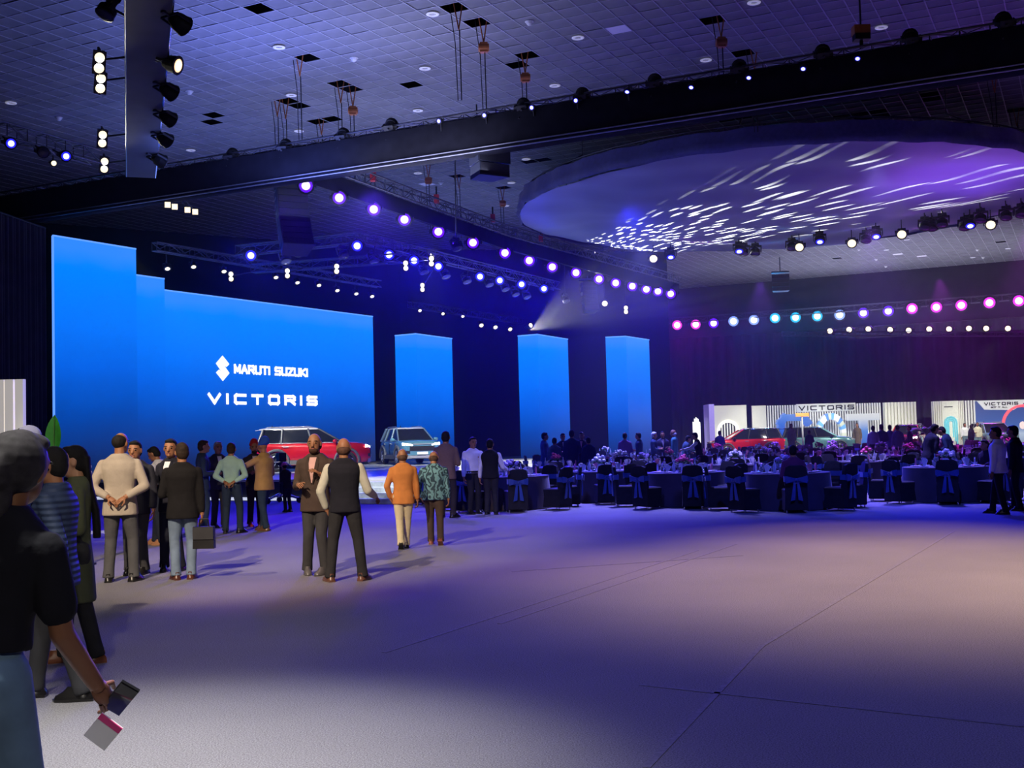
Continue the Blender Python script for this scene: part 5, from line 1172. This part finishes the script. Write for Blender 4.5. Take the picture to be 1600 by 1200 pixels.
# camera crew by the stage
std('camera operator in pink cap and dark jacket beside the stage', 450, 800, 722, 40, top='jacket', tc=(.03, .025, .03), lc=(.02, .02, .025), hair='cap', extra={'cap': (.62, .12, .22)}, R_='reach', L_='hold', lean=14, vox=.018)
p = P(441, 786, 0); r = thing('camera_pedestal', 'wheeled camera pedestal with a dark video camera by the stage edge', 'camera', p, R(20))
MB().cyl((0, 0, .25), (0, 0, 1.05), .07).build('column', BLACK, r); b = MB().lathe([(.1, 1.05), (.16, 1.08), (.16, 1.12), (.05, 1.14)], 12); b.build('pan_head', DARK, r)
MB().box((0, .05, 1.28), (.2, .55, .24)).cyl((0, .3, 1.3), (0, .55, 1.3), .08, .1).build('video_camera', BLACK, r); MB().tube([(.06, -.15, 1.14), (.2, -.6, 1.0)], .015).build('pan_bar', BLACK, r)
for k in range(3):
    a = R(90 + 120 * k); e = Vector((math.cos(a) * .5, math.sin(a) * .5, .12)); MB().cyl((0, 0, .28), e, .035).build('leg', BRIGHT, r); MB().cyl(e + Vector((0, -.03, -.04)), e + Vector((0, .03, -.04)), .08, n=12).build('castor', BLACK, r)
# ---- guests among the far tables, standing before the pillars
BS = (.035, .07, .22); GB = (.07, .12, .2)
for a in ((850, 38, 676, -80, dict(tc=BS, lc=BS, collar=WSH), 'man in bright blue suit facing right before the middle pillar'),
          (866, 37, 684, -20, dict(tc=GB, lc=NAVY, hair='short'), 'man in grey-blue jacket seen from behind, second from left of the middle pillar group'),
          (879, 39, 677, 195, dict(tc=(.03, .04, .09), lc=NAVY, collar=WSH), 'man in navy suit with white collar facing the camera near the middle pillar'),
          (893, 37, 672, -10, dict(tc=(.02, .035, .11), lc=NAVY, fat=1.15), 'broad man in dark blue suit seen from behind, right of the middle pillar'),
          (909, 38.5, 675, 160, dict(tc=(.02, .02, .05), lc=NAVY, collar=(.7, .3, .4)), 'man in black suit with pink shirt facing the camera by the flowers'),
          (919, 36.5, 683, 20, dict(tc=(.015, .03, .1), lc=NAVY), 'dark-suited man at the right end of the middle pillar group'),
          (976, 40, 676, -8, dict(tc=(.16, .08, .26), lc=(.04, .03, .08), hair='short'), 'man in purple jacket seen from behind before the last pillar'),
          (998, 40.5, 676, 70, dict(tc=(.02, .045, .11), lc=NAVY, collar=WSH), 'man in navy suit and white collar looking left before the last pillar'),
          (1021, 42, 675, -90, dict(tc=(.035, .06, .12), lc=NAVY, hair='short', hc=WHH, vest=(.03, .05, .12), top='vest'), 'white-haired man in waistcoat facing right, right of the last pillar'),
          (1035, 43, 674, 185, dict(tc=(.03, .03, .06), lc=NAVY, collar=WSH), 'man in open dark jacket facing the camera, right of the white-haired man'),
          (1053, 42, 671, 75, dict(tc=(.05, .17, .2), lc=NAVY, hair='bald', hc=WHH), 'bald man in teal jacket facing left in the far standing group'),
          (1068, 41, 680, -70, dict(tc=(.05, .09, .13), lc=NAVY, lean=14), 'man in blue-grey shirt leaning right over a far table'),
          (1092, 38, 675, 80, dict(tc=WSH, vest=(.015, .015, .02), top='vest', lc=BLKL, L_='reach', R_='reach', lean=10), 'waiter in white sleeves and black waistcoat reaching over a table'),
          (1124, 58, 673, 0, dict(tc=(.02, .035, .09), lc=NAVY), 'man in dark suit seen from behind at the arch booth'),
          (1449, 29.2, 661, -60, dict(tc=(.018, .018, .035), lc=(.02, .02, .03), R_='hold', L_='hold', lean=16, fat=1.15, collar=WSH, sk=SKD), 'man in black suit bending to the right over a right-hand table'),
          (1484, 31.8, 664, 62, dict(tc=(.015, .03, .06), lc=NAVY, collar=WSH, R_='hold', L_='hold', lean=16, nod=10), 'man in dark blue suit bending to the left over a right-hand table'),
          (1364, 50, 665, 0, dict(top='shirt', tc=(.35, .28, .6), lc=NAVY), 'man in lavender shirt, leftmost of the group before the orange-red SUV'),
          (1377, 50, 663, 8, dict(tc=(.03, .05, .22), lc=NAVY), 'man in blue suit, second from left before the orange-red SUV'),
          (1390, 51, 664, -8, dict(tc=(.07, .08, .28), lc=NAVY), 'man in violet-blue suit, third from left before the orange-red SUV'),
          (1402, 50, 664, 10, dict(tc=(.16, .15, .38), lc=NAVY), 'man in pale blue jacket, fourth from left before the orange-red SUV'),
          (1421, 52, 665, 90, dict(tc=(.03, .02, .05), lc=NAVY), 'man in dark suit at the bonnet of the orange-red SUV'),
          (1264, 62, 672, 5, dict(tc=(.015, .03, .07), lc=NAVY), 'man in dark blue suit before the teal SUV and orange sign')):
    x, Z, yt, face, k, lb = a; k = dict(k); k.setdefault('hair', 'short'); k.setdefault('R_', 'hold'); k.setdefault('L_', 'down'); far(lb, x, Z, yt, face, **k)
for a in ((1236, 65.6, 662, 200, dict(top='dress', tc=(.35, .36, .28), lc=(.2, .2, .18), hair='long', fat=.9), 'woman in pale olive dress standing by the big letter G'),
          (1339, 68.5, 661, 160, dict(top='dress', tc=(.16, .12, .09), lc=(.1, .08, .06), hair='long', sk=SKL, fat=.9), 'woman in brown dress standing by the big letter T'),
          (1507, 67.5, 661, 190, dict(top='shirt', tc=(.8, .8, .78), lc=(.12, .2, .24), lk='denim'), 'man in white shirt and jeans, left of the booth picture screen'),
          (1517, 66.5, 664, 30, dict(top='dress', tc=(.02, .02, .04), lc=(.02, .02, .04), hair='long', fat=.9), 'woman in long dark dress before the picture screen booth'),
          (1527, 67.5, 660, 170, dict(top='loose', tc=(.7, .66, .45), lc=(.16, .26, .28), R_='hold'), 'man in cream shirt left of the pale teal SUV')):
    x, Z, yt, face, k, lb = a; k = dict(k); k.setdefault('hair', 'short'); k.setdefault('R_', 'down'); k.setdefault('L_', 'down'); far(lb, x, Z, yt, face, z0=PL, **k)
# right pair
std('man in white shirt and black trousers looking left at the right edge', 1563, 803, 667, 64, top='loose', tc=(.72, .70, .74), lc=(.02, .018, .025), hair='short', hc=BLKH, sk=SKD, R_='front', L_='down', fat=1.22, yaw=12, feet=((.05, .10, 0), (-.06, -.08, 10)), vox=.014)
std('man in black suit looking left behind the white shirt at the right edge', 1590, 798, 665, 66, top='jacket', tc=(.016, .014, .018), lc=(.018, .016, .02), hair='short', hc=BLKH, sk=SKD, collar=WSH, fat=1.12, feet=((.06, .05, 0), (-.06, -.05, 0)), vox=.014)
# ------------------------------------------------------------------ banquet tables and chairs
cloth_m = mat('tablecloth_plum', (.04, .03, .06), .8, var=.2, scale=3, sheen=.2); cov_m = mat('black_chair_cover', (.014, .014, .022), .75, spec=.25, var=.2, bump=.3, scale=9); sash_m = mat('blue_satin_sash', (.018, .06, .28), .4, var=.2, sheen=.3)
glass_m = mat('drinking_glass', (.85, .88, .95), .04, trans=.75, var=.01, spec=.8); plate_m = mat('china_plate', (.75, .75, .78), .25, var=.03); nap_m = [mat('white_napkin', (.80, .78, .82), .8, var=.05), mat('rose_napkin', (.62, .22, .30), .8, var=.1)]
pet_m = [mat('white_petals', (.75, .74, .72), .8, var=.15, scale=20), mat('rose_petals', (.70, .10, .24), .8, var=.3, scale=20), mat('lilac_petals', (.42, .34, .62), .8, var=.25, scale=20)]; grn_m = mat('bouquet_leaves', (.05, .16, .05), .7)
TR = .92
def table_meshes():
    n = 72
    ring = [(TR * math.cos(6.28318 * k / n), TR * math.sin(6.28318 * k / n)) for k in range(n)]
    t = MB().loft([[(x * .985, y * .985, .735) for x, y in ring], [(x, y, .75) for x, y in ring], [(x * .985, y * .985, .76) for x, y in ring]]).mesh('tabletop_cloth', cloth_m)
    sk_ = MB().loft([[(x * (q + a * math.cos(k * 3.1416)), y * (q + a * math.cos(k * 3.1416)), z) for k, (x, y) in enumerate(ring)] for z, q, a in ((.012, 1.03, .02), (.4, 1.01, .014), (.748, .99, .003))], caps=False).mesh('pleated_skirt', cloth_m)
    return t, sk_
TM = table_meshes()
def chair_proto():
    seat = MB().loft([[(-.23, -.22, .06), (.23, -.22, .06), (.24, .24, .06), (-.24, .24, .06)], [(-.215, -.215, .30), (.215, -.215, .30), (.22, .22, .30), (-.22, .22, .30)], [(-.22, -.22, .46), (.22, -.22, .46), (.23, .23, .46), (-.23, .23, .46)], [(-.19, -.19, .485), (.19, -.19, .485), (.2, .2, .485), (-.2, .2, .485)]], smooth=False)
    bk = MB().loft([[(-.225, -.235, .07), (.225, -.235, .07), (.21, -.17, .07), (-.21, -.17, .07)], [(-.22, -.245, .48), (.22, -.245, .48), (.21, -.17, .48), (-.21, -.17, .48)], [(-.225, -.285, .80), (.225, -.285, .80), (.215, -.215, .80), (-.215, -.215, .80)], [(-.20, -.30, .92), (.20, -.30, .92), (.19, -.24, .92), (-.19, -.24, .92)], [(-.12, -.30, .955), (.12, -.30, .955), (.11, -.25, .955), (-.11, -.25, .955)]], smooth=False)
    sa = MB().loft([[(-.232, -.28, z), (0, -.29 - .004, z - .04), (.232, -.28, z), (.232, -.17, z), (-.232, -.17, z)] for z in (.63, .74)], caps=False, smooth=False)
    for s in (-1, 1):
        sa.loft([[(s * .02, -.31, .655), (s * .02, -.30, .69), (s * .02, -.325, .69)], [(s * .12, -.35, .62), (s * .12, -.31, .72), (s * .12, -.36, .73)], [(s * .21, -.33, .60), (s * .21, -.30, .75), (s * .21, -.34, .75)]], smooth=False)
        sa.loft([[(s * .01, -.305, .66), (s * .045, -.31, .66), (s * .045, -.295, .66)], [(s * .02, -.31, .45), (s * .085, -.315, .45), (s * .08, -.29, .45)], [(s * .03, -.30, .27), (s * .12, -.305, .25), (s * .11, -.28, .25)]], smooth=False)
    sa.ell((0, -.315, .665), (.04, .025, .035), 8, 5)
    lg = MB().cyl((0, 0, 0), (0, 0, .10), .016, n=6)
    return seat.mesh('seat_cover', cov_m), bk.mesh('back_cover', cov_m), sa.mesh('sash', sash_m), lg.mesh('leg', BRIGHT)
CM = chair_proto()
def chair(p, rz, label, group):
    r = thing('banquet_chair', label, 'chair', p, rz, group); put('seat_cover', CM[0], r); put('back_cover', CM[1], r); put('sash', CM[2], r)
    for x, y in ((-.19, -.19), (.19, -.19), (-.19, .19), (.19, .19)): put('leg', CM[3], r, (x, y, 0))
gl = MB().lathe([(.034, 0), (.034, .004), (.006, .01), (.005, .085), (.028, .11), (.038, .15), (.034, .20), (.031, .20), (.034, .15), (.026, .115), (.002, .10)], 10).mesh('wine_glass', glass_m)
tb = MB().lathe([(.030, 0), (.036, .13), (.033, .13), (.028, .01)], 10).mesh('water_glass', glass_m)
pl = MB().lathe([(.07, 0), (.13, .018), (.13, .022), (.07, .006), (.005, .006)], 16).mesh('dinner_plate', plate_m)
def fan(m):
    b = MB(); n = 8
    rows = [[(x * (.02 + .075 * t), .02 * math.cos(k * 3.14) * (1 - .3 * t), .17 * t * (1 - .25 * x * x)) for k, x in enumerate([-1 + 2 * i / n for i in range(n + 1)])] for t in (0, .5, 1)]
    return b.loft(rows, closed=False).mesh('folded_napkin', m)
nm = [fan(m) for m in nap_m]
btm = MB().lathe([(.034, 0), (.036, .16), (.014, .22), (.013, .28), (.015, .29)], 10).mesh('bottle', mat('water_bottle', (.6, .7, .85), .1, trans=.5, var=.02))
def flowers(k):
    rnd = random.Random(k); m = pet_m[k % 3]
    v = MB().lathe([(.05, 0), (.07, .06), (.04, .14), (.055, .18)], 10); l = MB(); f = MB(); st = MB()
    for i in range(15):
        a = rnd.uniform(0, 6.28); rr = rnd.uniform(.02, .19); z = .36 - rr * .6 + rnd.uniform(-.03, .06); c = (rr * math.cos(a), rr * math.sin(a), z)
        f.ell(c, (.045, .045, .04), 7, 5); st.cyl((0, 0, .16), c, .004, n=4, caps=False)
        a += .4; c = Vector((rr * 1.15 * math.cos(a), rr * 1.15 * math.sin(a), z - .06)); l.ell(c, (.05, .03, .012), 6, 4, Matrix.Rotation(a, 3, 'Z'))
    return v.mesh('vase', plate_m), l.mesh('leaf_tuft', grn_m), f.mesh('blossoms', m), st.mesh('stems', grn_m)
FL = [flowers(k) for k in range(6)]; FC = ['white', 'rose red', 'lilac']
DIRS = ['near', 'near-right', 'right', 'far-right', 'far', 'far-left', 'left', 'near-left']
ROWS = [('front-row', [(738, 29.6), (795, 27.1), (935, 29.2), (1068, 26.6), (1226, 24.6), (1475, 25.8)]), ('second-row', [(865, 33.5), (1003, 33), (1148, 31.5), (1352, 31.5), (1600, 30.5)]),
        ('third-row', [(930, 38.5), (1060, 38), (1195, 37.5), (1300, 38.5), (1420, 37), (1535, 37.5)]), ('fourth-row', [(885, 45), (975, 46), (1085, 45), (1185, 45), (1280, 46), (1375, 44.5), (1480, 45), (1575, 45)]),
        ('back-row', [(945, 54), (1030, 54), (1120, 53), (1210, 54), (1300, 54), (1390, 55), (1475, 55), (1560, 54)])]
rnd = random.Random(3); ti = 0
PPL = [Vector((o.location.x, o.location.y, 0)) for o, ex, m in PENDING if ex is not None]
CEN = []
for ri, (rn, tl) in enumerate(ROWS):
    for k, (x, Z) in enumerate(tl): c = Q(x, 684, Z); c.z = 0; CEN.append((ri, k, rn, c))
for it in range(30):          # keep the tables clear of standing guests and of each other
    for a_ in CEN:
        for p in PPL:
            d = a_[3] - p
            if d.length < 1.32: a_[3].xy = (p + d.normalized() * 1.34).xy
        for b_ in CEN:
            d = a_[3] - b_[3]
            if a_ is not b_ and d.length < 2.5: a_[3].xy = (a_[3] + d.normalized() * .04).xy
SEATS = []; SROT = []
def place_setting(i, ri, c, d, a, dn, tname):
    b = c + d * .62; t_ = Vector((-d.y, d.x, 0))
    tag(put('folded_napkin', nm[rnd.random() < .35], None, b + Vector((0, 0, .786 if ri < 3 else .763)), (0, 0, a + 1.57)), f'folded fan napkin at the {dn} place of the {tname}', 'napkin', 'folded napkins')
    if ri < 3: tag(put('dinner_plate', pl, None, b + Vector((0, 0, .762))), f'white plate at the {dn} place of the {tname}', 'plate', 'dinner plates')
    tag(put('wine_glass', gl, None, b - d * .16 + t_ * .16 + Vector((0, 0, .762))), f'stemmed glass at the {dn} place of the {tname}', 'glass', 'stemmed glasses')
    if ri < 2: tag(put('water_glass', tb, None, b - d * .12 - t_ * .17 + Vector((0, 0, .762))), f'water tumbler at the {dn} place of the {tname}', 'glass', 'water tumblers')
for ri, k, rn, c in CEN:
    tname = f'{nth(k + 1)} {rn} table from left'; ti += 1
    r = thing('banquet_table', f'round table under a dark pleated cloth, {tname}', 'table', c, rnd.uniform(0, 1), 'round banquet tables')
    put('tabletop_cloth', TM[0], r); put('pleated_skirt', TM[1], r)
    fc = ti % 3; q = thing('flower_centrepiece', f'{FC[fc]} flower centrepiece on the {tname}', 'flowers', c + Vector((0, 0, .762)), rnd.uniform(0, 6), 'flower centrepieces')
    vf = FL[fc + 3 * (ti % 2)]; put('vase', vf[0], q); put('leaf_tuft', vf[1], q); put('blossoms', vf[2], q); put('stems', vf[3], q)
    toc = math.atan2(-c.y, -c.x); a0 = rnd.uniform(-.12, .12)
    for i in range(8):
        a = toc + 6.28318 * i / 8 + a0; d = Vector((math.cos(a), math.sin(a), 0)); dn = DIRS[i]
        if ri == 4 and i in (1, 7, 4): continue
        if ri == 3 and i == 4: continue
        cp_ = c + d * (1.30 + rnd.uniform(0, .12)); rz_ = a + math.pi / 2 + rnd.uniform(-.12, .12)
        if ri < 4 or i % 2 == 0: place_setting(i, ri, c, d, a, dn, tname)
        if any((cp_ - o[3]).length < 1.27 for o in CEN if o[3] is not c) or any((cp_ - s).length < .66 for s in SEATS) or any((cp_ - p).length < .5 for p in PPL) or (cp_.y > 30.2 and cp_.x < -1.2): continue
        SEATS.append(cp_); SROT.append(rz_); chair(cp_, rz_, f'black covered chair with blue sash, {dn} side of {tname}', 'covered chairs around the tables')
    for s in (1, -1):
        tag(put('water_bottle', btm, None, c + Vector((.26 * s, .1 * s, .762))), f'clear water bottle {"right" if s > 0 else "left"} of the flowers on the {tname}', 'bottle', 'water bottles')
# seated guests
def seated(label, x, Z, H, **k):
    q = Q(x, 684, Z); n = min(range(len(SEATS)), key=lambda i: (SEATS[i].xy - q.xy).length); p = SEATS[n].copy(); a = SROT[n]
    p += Vector((-math.sin(a), math.cos(a), 0)) * .06; p.z = .04; person(label, p, a, H, sit=True, **k)
seated('man in plum jacket seated with his back to the camera at the front table', 1200, 23.3, 1.66, top='jacket', tc=(.12, .03, .08), lc=CHAR, hair='short', hc=BLKH, R_='hold', L_='hold', vox=.018)
seated('woman with white straps seated at the right front table, facing left', 1515, 26.3, 1.62, top='shirt', tc=(.03, .02, .04), lc=CHAR, hair='long', hc=(.03, .012, .01), R_='hold', L_='hold', vox=.018, fat=.95)
# ------------------------------------------------------------------ turn the figures' working shapes into plain meshes
bpy.context.view_layer.update()
dg = bpy.context.evaluated_depsgraph_get()
done = []
for o, ex, mats in PENDING:
    done.append(bpy.data.meshes.new_from_object(o.evaluated_get(dg)))
for (o, ex, mats), me in zip(PENDING, done):
    o.modifiers.clear()
    if ex is not None:
        m2 = ex.mesh('features', mats); b = bmesh.new(); b.from_mesh(me); b.from_mesh(m2); b.to_mesh(me); b.free(); bpy.data.meshes.remove(m2)
        if len(me.materials) < len(mats):
            me.materials.clear()
            for m in mats: me.materials.append(m)
    me.name = o.name; o.data = me
    me.polygons.foreach_set('use_smooth', [True] * len(me.polygons))
